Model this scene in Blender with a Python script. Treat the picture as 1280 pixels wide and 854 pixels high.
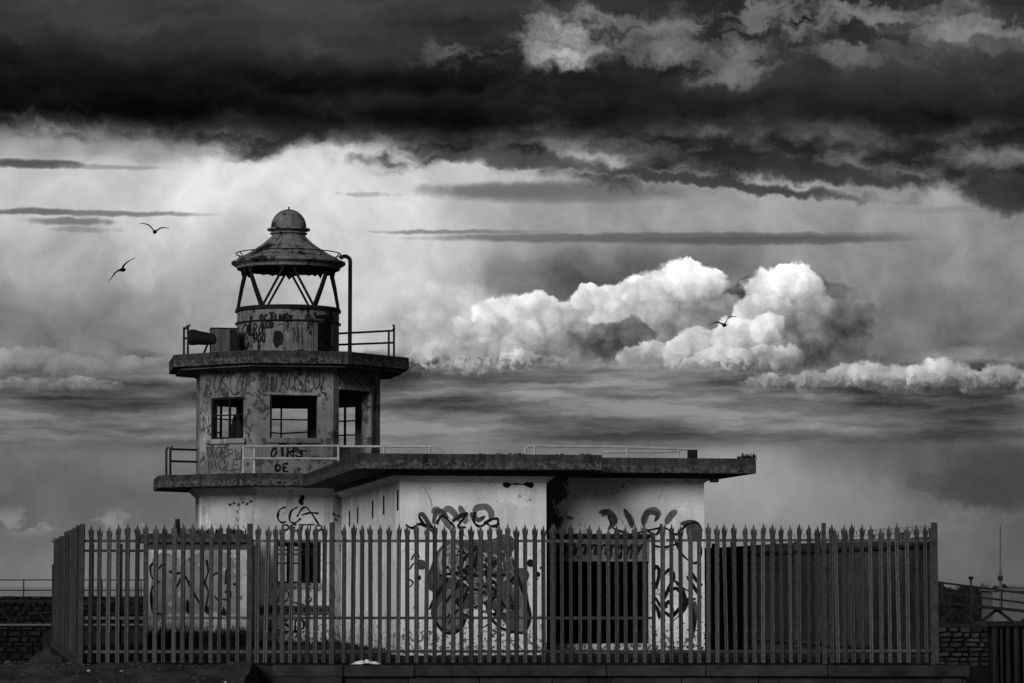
import bpy, bmesh, math, random
from mathutils import Vector, Matrix

scene = bpy.context.scene
for _o in list(bpy.data.objects):
    bpy.data.objects.remove(_o, do_unlink=True)
C = scene.collection
R = math.radians

# ------------------------------------------------------------------ camera
FPX = 3700.0                       # focal length in pixels of a 1280 px wide frame
PITCH = math.atan(305.0 / FPX)
EYE = 1.35
cam_d = bpy.data.cameras.new('camera')
cam_d.sensor_width = 36.0
cam_d.lens = 36.0 * FPX / 1280.0
cam_d.clip_start = 0.5
cam_d.clip_end = 20000
cam = bpy.data.objects.new('camera', cam_d)
cam.location = (0, 0, EYE)
cam.rotation_euler = (math.pi / 2 + PITCH, 0, 0)
C.objects.link(cam)
scene.camera = cam
CP, SP = math.cos(PITCH), math.sin(PITCH)


def ray(px, py):
    u = 427.0 - py
    return Vector((px - 640.0, FPX * CP - u * SP, FPX * SP + u * CP))


def at(px, py, Y):
    """surveyed point: the place at distance Y along the view that the photograph shows at px, py"""
    d = ray(px, py)
    return Vector((0, 0, EYE)) + d * (Y / d.y)


def hit(px, py, P, n):
    d = ray(px, py)
    o = Vector((0, 0, EYE))
    return o + d * ((P - o).dot(n) / d.dot(n))


def sky_ae(px, py):
    d = ray(px, py).normalized()
    return math.degrees(math.atan2(d.x, d.y)), math.degrees(math.asin(d.z))


# ------------------------------------------------------------------ sun, exposure
SUN_EL, SUN_AZ = 20.0, -154.0       # azimuth clockwise from +Y: behind the camera, to its left
sun_d = bpy.data.lights.new('sun', 'SUN')
sun_d.energy = 1.5
sun_d.angle = R(24)
sun_d.color = (1, 1, 1)
sun = bpy.data.objects.new('sun', sun_d)
_s = Vector((math.sin(R(SUN_AZ)) * math.cos(R(SUN_EL)), math.cos(R(SUN_AZ)) * math.cos(R(SUN_EL)), math.sin(R(SUN_EL))))
sun.rotation_euler = _s.to_track_quat('Z', 'Y').to_euler()
sun.location = (-30, -40, 40)
C.objects.link(sun)
scene.view_settings.view_transform = 'Standard'
scene.view_settings.look = 'None'
scene.view_settings.exposure = 0.75
scene.view_settings.gamma = 1
scene.view_settings.use_curve_mapping = False
scene.cycles.max_bounces = 6
scene.cycles.diffuse_bounces = 3

# ------------------------------------------------------------------ sky
world = bpy.data.worlds.new('World')
scene.world = world
world.use_nodes = True
world.cycles.sampling_method = 'MANUAL'
world.cycles.sample_map_resolution = 256


class Nodes:
    """small builder: every method adds one node and returns its output socket"""
    def __init__(self, nt):
        self.nt = nt

    def _in(self, s, v):
        if v is None:
            return
        if isinstance(v, bpy.types.NodeSocket):
            self.nt.links.new(v, s)
        else:
            s.default_value = v

    def m(self, op, a, b=None, c=None, clamp=False):
        n = self.nt.nodes.new('ShaderNodeMath'); n.operation = op; n.use_clamp = clamp
        for i, v in enumerate((a, b, c)):
            self._in(n.inputs[i], v)
        return n.outputs[0]

    def v(self, op, a, b=None, c=None):
        n = self.nt.nodes.new('ShaderNodeVectorMath'); n.operation = op
        for i, x in enumerate((a, b, c)):
            if op == 'SCALE' and i == 1:
                self._in(n.inputs['Scale'], x)
            else:
                self._in(n.inputs[i], x)
        return n.outputs['Value'] if op in ('DOT_PRODUCT', 'LENGTH', 'DISTANCE') else n.outputs['Vector']

    def sep(self, a):
        n = self.nt.nodes.new('ShaderNodeSeparateXYZ'); self._in(n.inputs[0], a)
        return n.outputs

    def comb(self, x, y, z=0.0):
        n = self.nt.nodes.new('ShaderNodeCombineXYZ')
        for i, q in enumerate((x, y, z)):
            self._in(n.inputs[i], q)
        return n.outputs[0]

    def noise(self, p, scale=1.0, detail=3, rough=.55, dist=0.0, dim='2D', colour=False):
        n = self.nt.nodes.new('ShaderNodeTexNoise'); n.noise_dimensions = dim
        self._in(n.inputs['Vector'], p)
        n.inputs['Scale'].default_value = scale
        n.inputs['Detail'].default_value = detail
        n.inputs['Roughness'].default_value = rough
        n.inputs['Distortion'].default_value = dist
        return n.outputs['Color' if colour else 'Fac']

    def voro(self, p, scale=1.0, feature='F1', rnd=1.0, out='Distance', dim='2D', smooth=.5):
        n = self.nt.nodes.new('ShaderNodeTexVoronoi'); n.voronoi_dimensions = dim; n.feature = feature
        self._in(n.inputs['Vector'], p)
        n.inputs['Scale'].default_value = scale
        n.inputs['Randomness'].default_value = rnd
        if feature == 'SMOOTH_F1':
            n.inputs['Smoothness'].default_value = smooth
        return n.outputs[out]

    def ss(self, x, lo, hi, a=0.0, b=1.0, kind='SMOOTHSTEP'):
        n = self.nt.nodes.new('ShaderNodeMapRange'); n.interpolation_type = kind
        self._in(n.inputs[0], x)
        for i, q in enumerate((lo, hi, a, b)):
            self._in(n.inputs[i + 1], q)
        return n.outputs[0]

    def mix(self, a, b, t):
        n = self.nt.nodes.new('ShaderNodeMix'); n.data_type = 'FLOAT'
        self._in(n.inputs[0], t); self._in(n.inputs[2], a); self._in(n.inputs[3], b)
        return n.outputs[0]

    def ramp(self, x, stops, interp='LINEAR'):
        n = self.nt.nodes.new('ShaderNodeValToRGB'); n.color_ramp.interpolation = interp
        e = n.color_ramp.elements
        while len(e) < len(stops):
            e.new(0.5)
        for el, (p, c) in zip(e, stops):
            el.position = p; el.color = (c, c, c, 1)
        self._in(n.inputs[0], x)
        return n.outputs[0]


def build_sky():
    nt = world.node_tree
    nt.nodes.clear()
    k = Nodes(nt)
    tc = nt.nodes.new('ShaderNodeTexCoord')
    xyz = k.sep(tc.outputs['Generated'])
    az = k.m('MULTIPLY', k.m('ARCTAN2', xyz[0], xyz[1]), 57.29578)
    el = k.m('MULTIPLY', k.m('ARCSINE', xyz[2]), 57.29578)
    P0 = k.comb(az, el)
    D = 1 / 64.58                                    # degrees per pixel of the photograph
    HALF = (.5, .5, .5)

    # clear air behind everything: the physical sky, without its colour
    st = nt.nodes.new('ShaderNodeTexSky'); st.sky_type = 'NISHITA'; st.sun_disc = False
    st.sun_elevation = R(SUN_EL); st.sun_rotation = R(SUN_AZ)
    bw = nt.nodes.new('ShaderNodeRGBToBW'); nt.links.new(st.outputs[0], bw.inputs[0])
    clear = k.m('POWER', k.m('MULTIPLY', bw.outputs[0], 0.10), 0.4545)

    wa = k.v('SUBTRACT', k.noise(P0, .42, 2, .5, colour=True), HALF)
    wb = k.v('SUBTRACT', k.noise(P0, 2.1, 4, .6, colour=True), HALF)
    P1 = k.v('ADD', P0, k.v('SCALE', wa, 1.1))
    P1 = k.v('ADD', P1, k.v('SCALE', wb, .35))

    def ell(Pv, px, py, rx, ry):
        """vector from the centre of a patch of cloud, in units of its radii"""
        a, e = sky_ae(px, py)
        sx, sy = 1 / (rx * D), 1 / (ry * D)
        return k.v('MULTIPLY_ADD', Pv, (sx, sy, 0), (-a * sx, -e * sy, 0))

    # ---- high veil and rain haze: soft patches of cloud of differing brightness
    soft = [  # px, py, rx, ry, brightness
        (60, 232, 150, 45, .76), (330, 240, 190, 55, .90), (560, 215, 130, 35, .80), (220, 310, 110, 50, .78), (120, 185, 200, 16, .55),
        (90, 330, 110, 50, .64), (40, 400, 120, 50, .48), (230, 400, 120, 60, .55), (400, 330, 110, 60, .79),
        (480, 400, 90, 60, .78), (560, 300, 90, 70, .80), (540, 420, 80, 50, .72), (690, 345, 90, 40, .34),
        (760, 260, 130, 40, .58), (640, 250, 80, 35, .62), (950, 270, 110, 40, .62), (1090, 290, 120, 60, .60),
        (1220, 330, 110, 60, .52), (1180, 420, 130, 50, .40), (1100, 370, 60, 60, .48), (880, 320, 80, 30, .46),
        (100, 600, 200, 60, .36), (60, 560, 140, 35, .44), (180, 560, 90, 30, .50), (30, 690, 150, 60, .45),
        (620, 520, 250, 30, .40), (950, 600, 90, 50, .66), (1060, 565, 120, 30, .36), (1230, 580, 110, 50, .28),
        (1090, 660, 170, 60, .48), (1240, 690, 100, 50, .34), (700, 590, 200, 40, .46), (230, 650, 120, 40, .42)]
    num = den = None
    for (px, py, rx, ry, val) in soft:
        q = ell(P1, px, py, rx, ry)
        w = k.m('POWER', .3679, k.v('DOT_PRODUCT', q, q))
        num = k.m('MULTIPLY', w, val) if num is None else k.m('MULTIPLY_ADD', w, val, num)
        den = k.m('ADD', w, .02) if den is None else k.m('ADD', den, w)
    general = k.noise(k.v('MULTIPLY', P1, (.10, .22, 0)), 1, 3, .55)
    # outside the patches the same broken cloud goes on, with some clear air between
    general = k.mix(k.ss(general, .3, .72, .30, .80, 'LINEAR'), clear, k.ss(general, .42, .28, 0, .5))
    base = k.m('DIVIDE', k.m('MULTIPLY_ADD', general, .02, num), den)
    wisps = k.noise(k.comb(k.v('DOT_PRODUCT', P1, (.48, .64, 0)), k.v('DOT_PRODUCT', P1, (-.62, .50, 0))), 1, 4, .55)
    base = k.m('ADD', base, k.m('MULTIPLY', k.ss(wisps, .25, .75, -.075, .075, 'LINEAR'), k.ss(el, 1.5, 4.0, .4, 1)))

    def closure(acc):
        lin = k.m('POWER', k.m('MAXIMUM', acc, .03), 2.2)
        bg = nt.nodes.new('ShaderNodeBackground')
        nt.links.new(lin, bg.inputs[0])
        bg.inputs[1].default_value = 0.60          # with the exposure at the top of the script
        return bg.outputs[0]

    # ---- layered stratus below the heaped clouds
    def stratus():
        stq = k.v('MULTIPLY', k.v('ADD', P0, k.v('MULTIPLY', wb, (.5, .13, 0))), (.20, 1.7, 0))
        sn = k.noise(stq, 1.0, 6, .57)
        return k.ss(sn, .35, .66, .19, .58, 'LINEAR')

    # ================= the air under the stratus
    edge = stratus()
    band = k.m('MULTIPLY', k.ss(el, 2.45, 3.0), .78)
    acc = k.mix(base, edge, band)
    lw = k.noise(k.v('MULTIPLY', k.v('ADD', P0, k.v('SCALE', wb, .3)), (1.0, 1.7, 0)), 1.0, 4, .6)
    lowm = k.m('MULTIPLY', k.m('MULTIPLY', k.ss(el, .85, 1.15), k.ss(el, 1.6, 1.25)), k.ss(az, -4.5, -7.0, .25, 1))
    acc = k.mix(acc, .62, k.m('MULTIPLY', k.m('MULTIPLY', lowm, k.ss(lw, .50, .66)), .5))
    for (px, py, rx, ry, val, op) in [(1330, 600, 150, 40, .27, .9), (1220, 612, 50, 22, .27, .8), (1170, 600, 40, 12, .30, .6)]:
        q = ell(k.v('ADD', P0, k.v('SCALE', wb, .5)), px, py, rx, ry)
        acc = k.mix(acc, val, k.m('MULTIPLY', k.ss(k.v('DOT_PRODUCT', q, q), 1.35, .45), k.m('MULTIPLY', op, .8)))
    acc = k.mix(.17, acc, k.ss(el, -.25, .0))              # the far sea under the horizon
    sh_low = closure(acc)

    # ================= heaped clouds: puffs laid back to front, lit from the upper left
    edge = stratus()
    elw = k.m('MULTIPLY_ADD', k.m('SUBTRACT', k.noise(k.v('MULTIPLY', P1, (.5, 1.0, 0)), 1, 3, .55), .5), 1.3, el)
    band = k.ss(elw, 4.62, 4.10, 0, .78)
    acc = k.mix(base, edge, band)
    wc = k.v('SUBTRACT', k.noise(P0, 1.5, 5, .66, colour=True), HALF)
    Pc = k.v('ADD', P0, k.v('SCALE', wc, .46))
    va = k.voro(Pc, 1.5)
    vb = k.voro(Pc, 3.4)
    fine = k.noise(Pc, 6.0, 5, .66)
    puff = k.m('MULTIPLY_ADD', va, -.20, .165)
    puff = k.m('MULTIPLY_ADD', vb, -.13, puff)
    puff = k.m('MULTIPLY_ADD', k.m('SUBTRACT', fine, .5), .17, puff)
    npuff = k.m('MULTIPLY', puff, -1.5)

    def puffs(acc, rows, light=(-.45, .78), tex=1.0, soft=.77):
        tx = k.m('MULTIPLY', puff, tex)
        for (px, py, rx, ry, val, drop) in rows:
            q = ell(Pc, px, py, rx, ry)
            d2 = k.m('ADD', k.v('DOT_PRODUCT', q, q), npuff)
            s = k.v('DOT_PRODUCT', q, (light[0], light[1], 0))
            alpha = k.m('MULTIPLY', k.ss(d2, 1.06, soft), k.ss(s, -.9, .15))
            acc = k.mix(acc, k.m('ADD', k.m('MULTIPLY_ADD', s, drop, val), tx), alpha)
        return acc

    acc = puffs(acc, [   # grey rear towers
        (955, 366, 38, 24, .26, .05), (925, 378, 26, 20, .29, .05), (1010, 385, 60, 46, .40, .08), (1048, 396, 32, 22, .37, .08), (1078, 390, 20, 14, .37, .10),
        (1068, 408, 28, 18, .33, .08), (1050, 428, 40, 20, .31, .06), (1030, 446, 54, 22, .30, .05)], tex=.9, soft=.74)
    acc = puffs(acc, [   # far left flank, lost in haze
        (582, 384, 64, 34, .74, .06), (530, 388, 66, 36, .73, .05),
        (510, 415, 60, 44, .66, .06), (560, 425, 66, 48, .66, .10), (600, 405, 40, 32, .72, .12)], tex=.75, soft=.0)
    acc = puffs(acc, [   # lit towers
        (640, 420, 80, 52, .62, .20), (625, 396, 36, 26, .74, .16), (668, 392, 38, 26, .74, .16), (650, 425, 40, 26, .62, .20),
        (745, 402, 50, 48, .56, .22), (738, 374, 28, 22, .80, .14), (790, 388, 52, 42, .66, .24), (845, 374, 64, 46, .70, .26),
        (868, 352, 42, 26, .84, .16), (815, 360, 28, 18, .84, .12), (840, 418, 70, 46, .46, .24), (900, 402, 50, 34, .42, .18),
        (982, 374, 58, 44, .68, .26), (990, 350, 28, 24, .88, .14), (958, 394, 44, 26, .70, .20), (1022, 394, 34, 28, .46, .20),
        (700, 442, 50, 34, .46, .22), (618, 448, 56, 28, .58, .20), (560, 452, 60, 24, .56, .14), (660, 455, 40, 18, .56, .18),
        (778, 430, 44, 32, .32, .10), (812, 448, 42, 20, .54, .20), (1044, 412, 28, 22, .34, .12), (1000, 442, 50, 26, .34, .06),
        (880, 442, 46, 34, .60, .24), (932, 428, 46, 34, .68, .26), (958, 410, 26, 20, .80, .16), (905, 457, 60, 22, .60, .20), (968, 452, 40, 24, .52, .22)],
        tex=1.2)
    # the flat layer along their foot, and the pale bank running off to the right
    low = k.ss(k.m('MULTIPLY_ADD', k.m('SUBTRACT', fine, .5), .9, el), 4.42, 4.05, 0, .88)
    acc = k.mix(acc, edge, low)
    acc = puffs(acc, [
        (990, 482, 80, 18, .48, .10), (1050, 478, 60, 22, .54, .12), (1095, 472, 44, 22, .62, .12), (1140, 480, 50, 22, .56, .12),
        (1180, 472, 50, 24, .64, .14), (1245, 478, 60, 22, .58, .12), (1330, 478, 70, 24, .60, .12)], tex=.9, soft=.6)
    acc = puffs(acc, [(-60, 455, 90, 24, .46, .12), (30, 454, 60, 20, .50, .12), (110, 462, 70, 20, .46, .12), (185, 458, 60, 12, .46, .08),
        (20, 488, 80, 14, .46, .12), (105, 486, 54, 16, .48, .12)], tex=.5, soft=.6)
    acc = k.mix(acc, edge, k.ss(k.m('MULTIPLY_ADD', k.m('SUBTRACT', fine, .5), .6, el), 4.12, 3.60, 0, .78))
    sh_mid = closure(acc)

    # ================= above the heaped clouds: lens clouds, ragged layer, storm cloud
    acc = base
    Pl = k.v('ADD', P0, k.v('MULTIPLY', wb, (1.2, .10, 0)))
    for (px, py, rx, ry, val, op) in [
            (830, 297, 310, 6.5, .38, .9), (960, 301, 190, 6, .34, .8), (570, 290, 120, 3, .45, .75), (650, 296, 90, 3.5, .46, .55),
            (100, 266, 165, 4, .42, .8), (40, 264, 60, 4.5, .40, .7), (90, 277, 60, 5, .42, .8), (110, 287, 40, 4, .5, .6),
            (40, 205, 75, 6, .32, .95), (130, 209, 80, 3, .5, .6), (700, 240, 180, 15, .40, .75),
            (640, 238, 110, 10, .38, .5), (460, 243, 35, 3, .6, .6), (1190, 262, 60, 5, .5, .5)]:
        q = ell(Pl, px, py, rx, ry)
        fe = k.ss(k.v('DOT_PRODUCT', q, q), 1.5, .0, 0, 1, 'SMOOTHERSTEP')
        acc = k.mix(acc, val, k.m('MULTIPLY', fe, op))
    # ragged layer hanging below the storm cloud, sloping down to the right
    rn = k.noise(k.v('MULTIPLY', k.v('ADD', P0, k.v('SCALE', wb, .4)), (.55, 1.5, 0)), 1.0, 5, .58)
    lowedge = k.m('MULTIPLY_ADD', k.ss(az, -8, 9.9, 0, 1, 'LINEAR'), -1.20, 8.68)
    ht = k.m('MULTIPLY_ADD', k.m('SUBTRACT', rn, .5), 1.45, k.m('SUBTRACT', el, lowedge))
    rag = k.m('MULTIPLY', k.ss(ht, -.30, .30), k.ss(az, -9.5, -3.5, .62, 1))
    ragv = k.ss(rn, .33, .66, .46, .13, 'LINEAR')
    acc = k.mix(acc, ragv, k.m('MULTIPLY', rag, .93))
    Pq = k.v('ADD', P0, k.v('SCALE', wb, .45))
    for (x0, y0, x1, y1, r, val) in [(700, 205, 1090, 250, 9, .22), (880, 200, 1170, 232, 14, .20), (1200, 235, 1330, 250, 26, .20), (520, 192, 760, 205, 12, .30)]:
        a0, e0 = sky_ae(x0, y0); a1, e1 = sky_ae(x1, y1)
        ang = math.atan2(e1 - e0, a1 - a0); L = math.hypot(a1 - a0, e1 - e0) / 2
        ca, sa = math.cos(ang), math.sin(ang)
        cx, cy = (a0 + a1) / 2, (e0 + e1) / 2
        qx = k.m('SUBTRACT', k.v('DOT_PRODUCT', Pq, (ca / L, sa / L, 0)), (cx * ca + cy * sa) / L)
        rr = r * D
        qy = k.m('SUBTRACT', k.v('DOT_PRODUCT', Pq, (-sa / rr, ca / rr, 0)), (-cx * sa + cy * ca) / rr)
        d2 = k.m('MULTIPLY_ADD', qx, qx, k.m('MULTIPLY', qy, qy))
        acc = k.mix(acc, val, k.ss(d2, 1.4, .2, 0, .85))
    # the storm cloud across the top
    Pd = k.v('ADD', P0, k.v('SCALE', wb, .7))
    dn = k.noise(k.v('MULTIPLY', Pd, (.40, .95, 0)), 1.0, 5, .58)
    bands = k.noise(k.v('MULTIPLY', P1, (.07, .75, 0)), 1.0, 3, .5)
    holes = None
    for (px, py, rx, ry, amt) in [(702, 52, 60, 40, .95), (585, 72, 60, 26, .70), (790, 36, 110, 22, .74), (920, 76, 46, 34, .60), (840, 62, 70, 30, .50),
                                  (1020, 22, 190, 24, .90), (1060, 62, 70, 22, .55), (1240, 34, 110, 20, .75), (30, 48, 40, 14, .35)]:
        q = ell(Pd, px, py, rx, ry)
        w = k.m('MULTIPLY', k.m('POWER', .3679, k.v('DOT_PRODUCT', q, q)), amt)
        if holes is None:
            glint = w
        holes = w if holes is None else k.m('MAXIMUM', holes, w)
    # unseen overhead: storm cloud opened into brighter broken cloud, added for ambient light
    openn = k.m('MAXIMUM', holes, k.ss(el, 13.5, 24, 0, .62))
    dens = k.m('MULTIPLY_ADD', openn, k.m('MULTIPLY_ADD', dn, 2.6, -2.28), k.m('MULTIPLY_ADD', dn, 1.25, .10))
    cover = k.m('MULTIPLY', k.ss(dens, -.15, .62), k.ss(k.m('MULTIPLY_ADD', k.m('SUBTRACT', dn, .5), .55, el), 8.30, 9.10))
    dv = k.m('ADD', k.ss(el, 8.7, 10.6, .095, .20), k.m('ADD', k.ss(dn, .3, .72, .03, -.03, 'LINEAR'), k.ss(bands, .35, .65, -.05, .05, 'LINEAR')))
    dv = k.m('ADD', dv, k.ss(dens, .50, .1, 0, .20))
    acc = k.mix(acc, k.m('ADD', k.ss(dn, .30, .66, .60, .36, 'LINEAR'), k.m('MULTIPLY', glint, k.ss(dn, .34, .58, .36, .0, 'LINEAR'))), k.ss(holes, .15, .7, 0, .85))
    acc = k.mix(acc, dv, cover)
    sh_top = closure(acc)

    m1 = nt.nodes.new('ShaderNodeMixShader')
    nt.links.new(k.m('GREATER_THAN', el, 3.55), m1.inputs[0]); nt.links.new(sh_low, m1.inputs[1]); nt.links.new(sh_mid, m1.inputs[2])
    m2 = nt.nodes.new('ShaderNodeMixShader')
    nt.links.new(k.m('GREATER_THAN', el, 6.46), m2.inputs[0]); nt.links.new(m1.outputs[0], m2.inputs[1]); nt.links.new(sh_top, m2.inputs[2])
    out = nt.nodes.new('ShaderNodeOutputWorld')
    nt.links.new(m2.outputs[0], out.inputs[0])


build_sky()
# ------------------------------------------------------------------ mesh tools
class MB:
    """collects shapes; build() links them as one mesh object"""
    def __init__(self):
        self.v, self.f = [], []

    def add(self, vs, fs):
        b = len(self.v)
        self.v += [tuple(p) for p in vs]
        self.f += [tuple(i + b for i in f) for f in fs]
        return self

    def box(self, x0, x1, y0, y1, z0, z1):
        vs = [(x, y, z) for z in (z0, z1) for y in (y0, y1) for x in (x0, x1)]
        return self.add(vs, [(0, 2, 3, 1), (4, 5, 7, 6), (0, 1, 5, 4), (2, 6, 7, 3), (0, 4, 6, 2), (1, 3, 7, 5)])

    def bar(self, p, q, w, h, up=(0, 0, 1)):
        p, q = Vector(p), Vector(q)
        t = (q - p).normalized()
        s = t.cross(Vector(up))
        if s.length < 1e-4:
            s = t.cross(Vector((0, 1, 0)))
        s.normalize()
        n = s.cross(t)
        vs = [e + s * (a * w / 2) + n * (b * h / 2) for e in (p, q) for a, b in ((-1, -1), (1, -1), (1, 1), (-1, 1))]
        return self.add(vs, [(0, 3, 2, 1), (4, 5, 6, 7), (0, 1, 5, 4), (1, 2, 6, 5), (2, 3, 7, 6), (3, 0, 4, 7)])

    def tube(self, pts, r, n=8, cap=True):
        pts = [Vector(p) for p in pts]
        rs = r if isinstance(r, (list, tuple)) else [r] * len(pts)
        prev = None
        vs, fs = [], []
        for i, p in enumerate(pts):
            t = (pts[min(i + 1, len(pts) - 1)] - pts[max(i - 1, 0)]).normalized()
            if prev is None:
                a = Vector((0, 0, 1)) if abs(t.z) < .9 else Vector((1, 0, 0))
                s = t.cross(a).normalized()
            else:
                s = (prev - t * prev.dot(t)).normalized()
            prev = s
            b = t.cross(s)
            for j in range(n):
                an = 2 * math.pi * j / n
                vs.append(p + (s * math.cos(an) + b * math.sin(an)) * rs[i])
        for i in range(len(pts) - 1):
            for j in range(n):
                a, b2 = i * n + j, i * n + (j + 1) % n
                fs.append((a, b2, b2 + n, a + n))
        if cap:
            fs.append(tuple(range(n - 1, -1, -1)))
            fs.append(tuple(range((len(pts) - 1) * n, len(pts) * n)))
        return self.add(vs, fs)

    def lathe(self, prof, n=40, c=(0, 0, 0), wob=0.0, seed=0):
        rnd = random.Random(seed)
        vs, fs = [], []
        for (r, z) in prof:
            for j in range(n):
                a = 2 * math.pi * j / n
                rr = r + rnd.uniform(-wob, wob)
                vs.append((c[0] + rr * math.cos(a), c[1] + rr * math.sin(a), c[2] + z))
        for i in range(len(prof) - 1):
            for j in range(n):
                a, b = i * n + j, i * n + (j + 1) % n
                fs.append((a, b, b + n, a + n))
        return self.add(vs, fs)

    def prism(self, poly, z0, z1):
        n = len(poly)
        vs = [(x, y, z0) for x, y in poly] + [(x, y, z1) for x, y in poly]
        fs = [tuple(range(n - 1, -1, -1)), tuple(range(n, 2 * n))]
        fs += [(i, (i + 1) % n, (i + 1) % n + n, i + n) for i in range(n)]
        return self.add(vs, fs)

    def build(self, name, mat, parent=None, smooth=False, bevel=0.0):
        me = bpy.data.meshes.new(name)
        me.from_pydata(self.v, [], self.f)
        me.update()
        if smooth:
            for p in me.polygons:
                p.use_smooth = True
        me.materials.append(mat)
        o = bpy.data.objects.new(name, me)
        C.objects.link(o)
        if parent:
            o.parent = parent
        if bevel:
            b = o.modifiers.new('bevel', 'BEVEL'); b.width = bevel; b.segments = 2; b.limit_method = 'ANGLE'
        if smooth:
            try:
                me.set_sharp_from_angle(angle=R(38))
            except Exception:
                pass
        return o


def tag(o, label=None, cat=None, group=None, kind=None):
    for key, val in (('label', label), ('category', cat), ('group', group), ('kind', kind)):
        if val:
            o[key] = val
    return o


def thing(name, label, cat, loc=(0, 0, 0), rotz=0.0, group=None):
    o = bpy.data.objects.new(name, None)
    o.empty_display_size = .2
    o.location = loc
    o.rotation_euler = (0, 0, rotz)
    C.objects.link(o)
    return tag(o, label, cat, group)


def dup(src, parent=None, name=None):
    o = src.copy()
    C.objects.link(o)
    if parent:
        o.parent = parent
    return o


# ------------------------------------------------------------------ materials (the place is photographed in black and white: all greys)
MATS = {}


def material(name, fn, rough=.85, spec=.05, bump=0.0, bump_scale=30.0):
    m = bpy.data.materials.new(name)
    m.use_nodes = True
    nt = m.node_tree
    nt.nodes.clear()
    k = Nodes(nt)
    tc = nt.nodes.new('ShaderNodeTexCoord')
    P = tc.outputs['Object']
    col = fn(k, P, tc)
    bs = nt.nodes.new('ShaderNodeBsdfPrincipled')
    if isinstance(col, (int, float)):
        bs.inputs['Base Color'].default_value = (col, col, col, 1)
    else:
        nt.links.new(col, bs.inputs['Base Color'])
    bs.inputs['Roughness'].default_value = rough
    bs.inputs['Specular IOR Level'].default_value = min(spec, .5) if name in ('harbour_water', 'galvanised_pipe') else spec * .22
    if bump:
        bn = nt.nodes.new('ShaderNodeBump')
        bn.inputs['Strength'].default_value = bump
        bn.inputs['Distance'].default_value = .02
        nt.links.new(k.noise(P, bump_scale, 4, .6, dim='3D'), bn.inputs['Height'])
        nt.links.new(bn.outputs[0], bs.inputs['Normal'])
    out = nt.nodes.new('ShaderNodeOutputMaterial')
    nt.links.new(bs.outputs[0], out.inputs[0])
    MATS[name] = m
    return m


def rnd_obj(k):
    n = k.nt.nodes.new('ShaderNodeObjectInfo')
    return n.outputs['Random']


def f_plain(base, var=.3, scale=3.0, per_object=0.0):
    def fn(k, P, tc):
        n = k.noise(P, scale, 4, .6, dim='3D')
        c = k.ss(n, .25, .75, base * (1 - var), base * (1 + var), 'LINEAR')
        if per_object:
            c = k.m('MULTIPLY', c, k.ss(rnd_obj(k), 0, 1, 1 - per_object, 1 + per_object, 'LINEAR'))
        return c
    return fn


def f_plaster(base, dark, peel, low_peel, streak=.25, patch=None, mott=.56):
    """painted render: mottled, streaked by rain, flaking to the dark base coat, most of all low on the wall"""
    def fn(k, P, tc):
        xyz = k.sep(P)
        n1 = k.noise(P, 1.1, 4, .6, dim='3D')
        c = k.ss(n1, .30, .70, base * mott, base * (1.76 - mott), 'LINEAR')
        st = k.noise(k.v('MULTIPLY', P, (3.4, 3.4, .45)), 1.0, 5, .7, dim='3D')
        c = k.m('MULTIPLY', c, k.ss(st, .46, .78, 1.0, 1 - streak))
        gr = k.noise(P, 22.0, 3, .7, dim='3D')
        c = k.m('MULTIPLY', c, k.ss(gr, .3, .7, .90, 1.08, 'LINEAR'))
        n5 = k.noise(P, .75, 5, .7, dim='3D')
        c = k.m('MULTIPLY', c, k.ss(n5, .56, .60, 1.0, 1.0 + streak * .9))
        n2 = k.noise(P, 3.2, 6, .68, dim='3D')
        flake = k.ss(n2, peel, peel + .035)
        if low_peel:
            n3 = k.noise(P, 13.0, 3, .6, dim='3D')
            thr = k.ss(xyz[2], .1, low_peel, .50, .74, 'LINEAR')
            flake = k.m('MAXIMUM', flake, k.ss(k.m('SUBTRACT', n3, thr), 0, .03))
        if patch:
            d = k.m('ADD', k.m('MULTIPLY', k.m('SUBTRACT', n2, .5), 3.0), patch(k, xyz))
            flake = k.m('MAXIMUM', flake, k.ss(d, -.05, .12))
        cw = k.v('ADD', P, k.v('SCALE', k.noise(P, 2.5, 4, .6, dim='3D', colour=True), .5))
        cr = k.voro(cw, .85, 'DISTANCE_TO_EDGE', dim='3D')
        cr = k.m('MULTIPLY', k.ss(cr, .012, .003), k.ss(n1, .47, .58, 0, .75))
        flake = k.m('MAXIMUM', flake, cr)
        dn = k.ss(k.noise(P, 7.0, 3, .6, dim='3D'), .3, .7, dark * .6, dark * 1.5, 'LINEAR')
        return k.mix(c, dn, flake)
    return fn


def f_slab(base):
    """weathered concrete edge: dark crust above, paler leached streaks below"""
    def fn(k, P, tc):
        g = k.sep(tc.outputs['Generated'])[2]
        n1 = k.noise(P, 2.0, 5, .65, dim='3D')
        n2 = k.noise(P, 16.0, 4, .7, dim='3D')
        c = k.ss(n1, .3, .7, base * .45, base * 1.7, 'LINEAR')
        c = k.m('MULTIPLY', c, k.ss(n2, .3, .7, .8, 1.2, 'LINEAR'))
        sv = k.noise(k.v('MULTIPLY', P, (4, 4, .2)), 1.6, 3, .6, dim='3D')
        c = k.m('MULTIPLY', c, k.ss(sv, .35, .65, .6, 1.35, 'LINEAR'))
        n6 = k.noise(P, 11.0, 5, .75, dim='3D')
        crust = k.ss(k.m('ADD', g, k.m('MULTIPLY', k.m('SUBTRACT', n1, .5), .9)), .62, .38)
        lich = k.m('MULTIPLY', k.ss(n6, .46, .60), k.m('MULTIPLY_ADD', crust, .75, .12))
        pit = k.ss(k.noise(P, 20.0, 3, .7, dim='3D'), .58, .66)
        c = k.mix(c, base * 3.6, lich)
        return k.m('MULTIPLY', c, k.m('MULTIPLY_ADD', pit, -.6, 1.0))
    return fn


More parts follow.
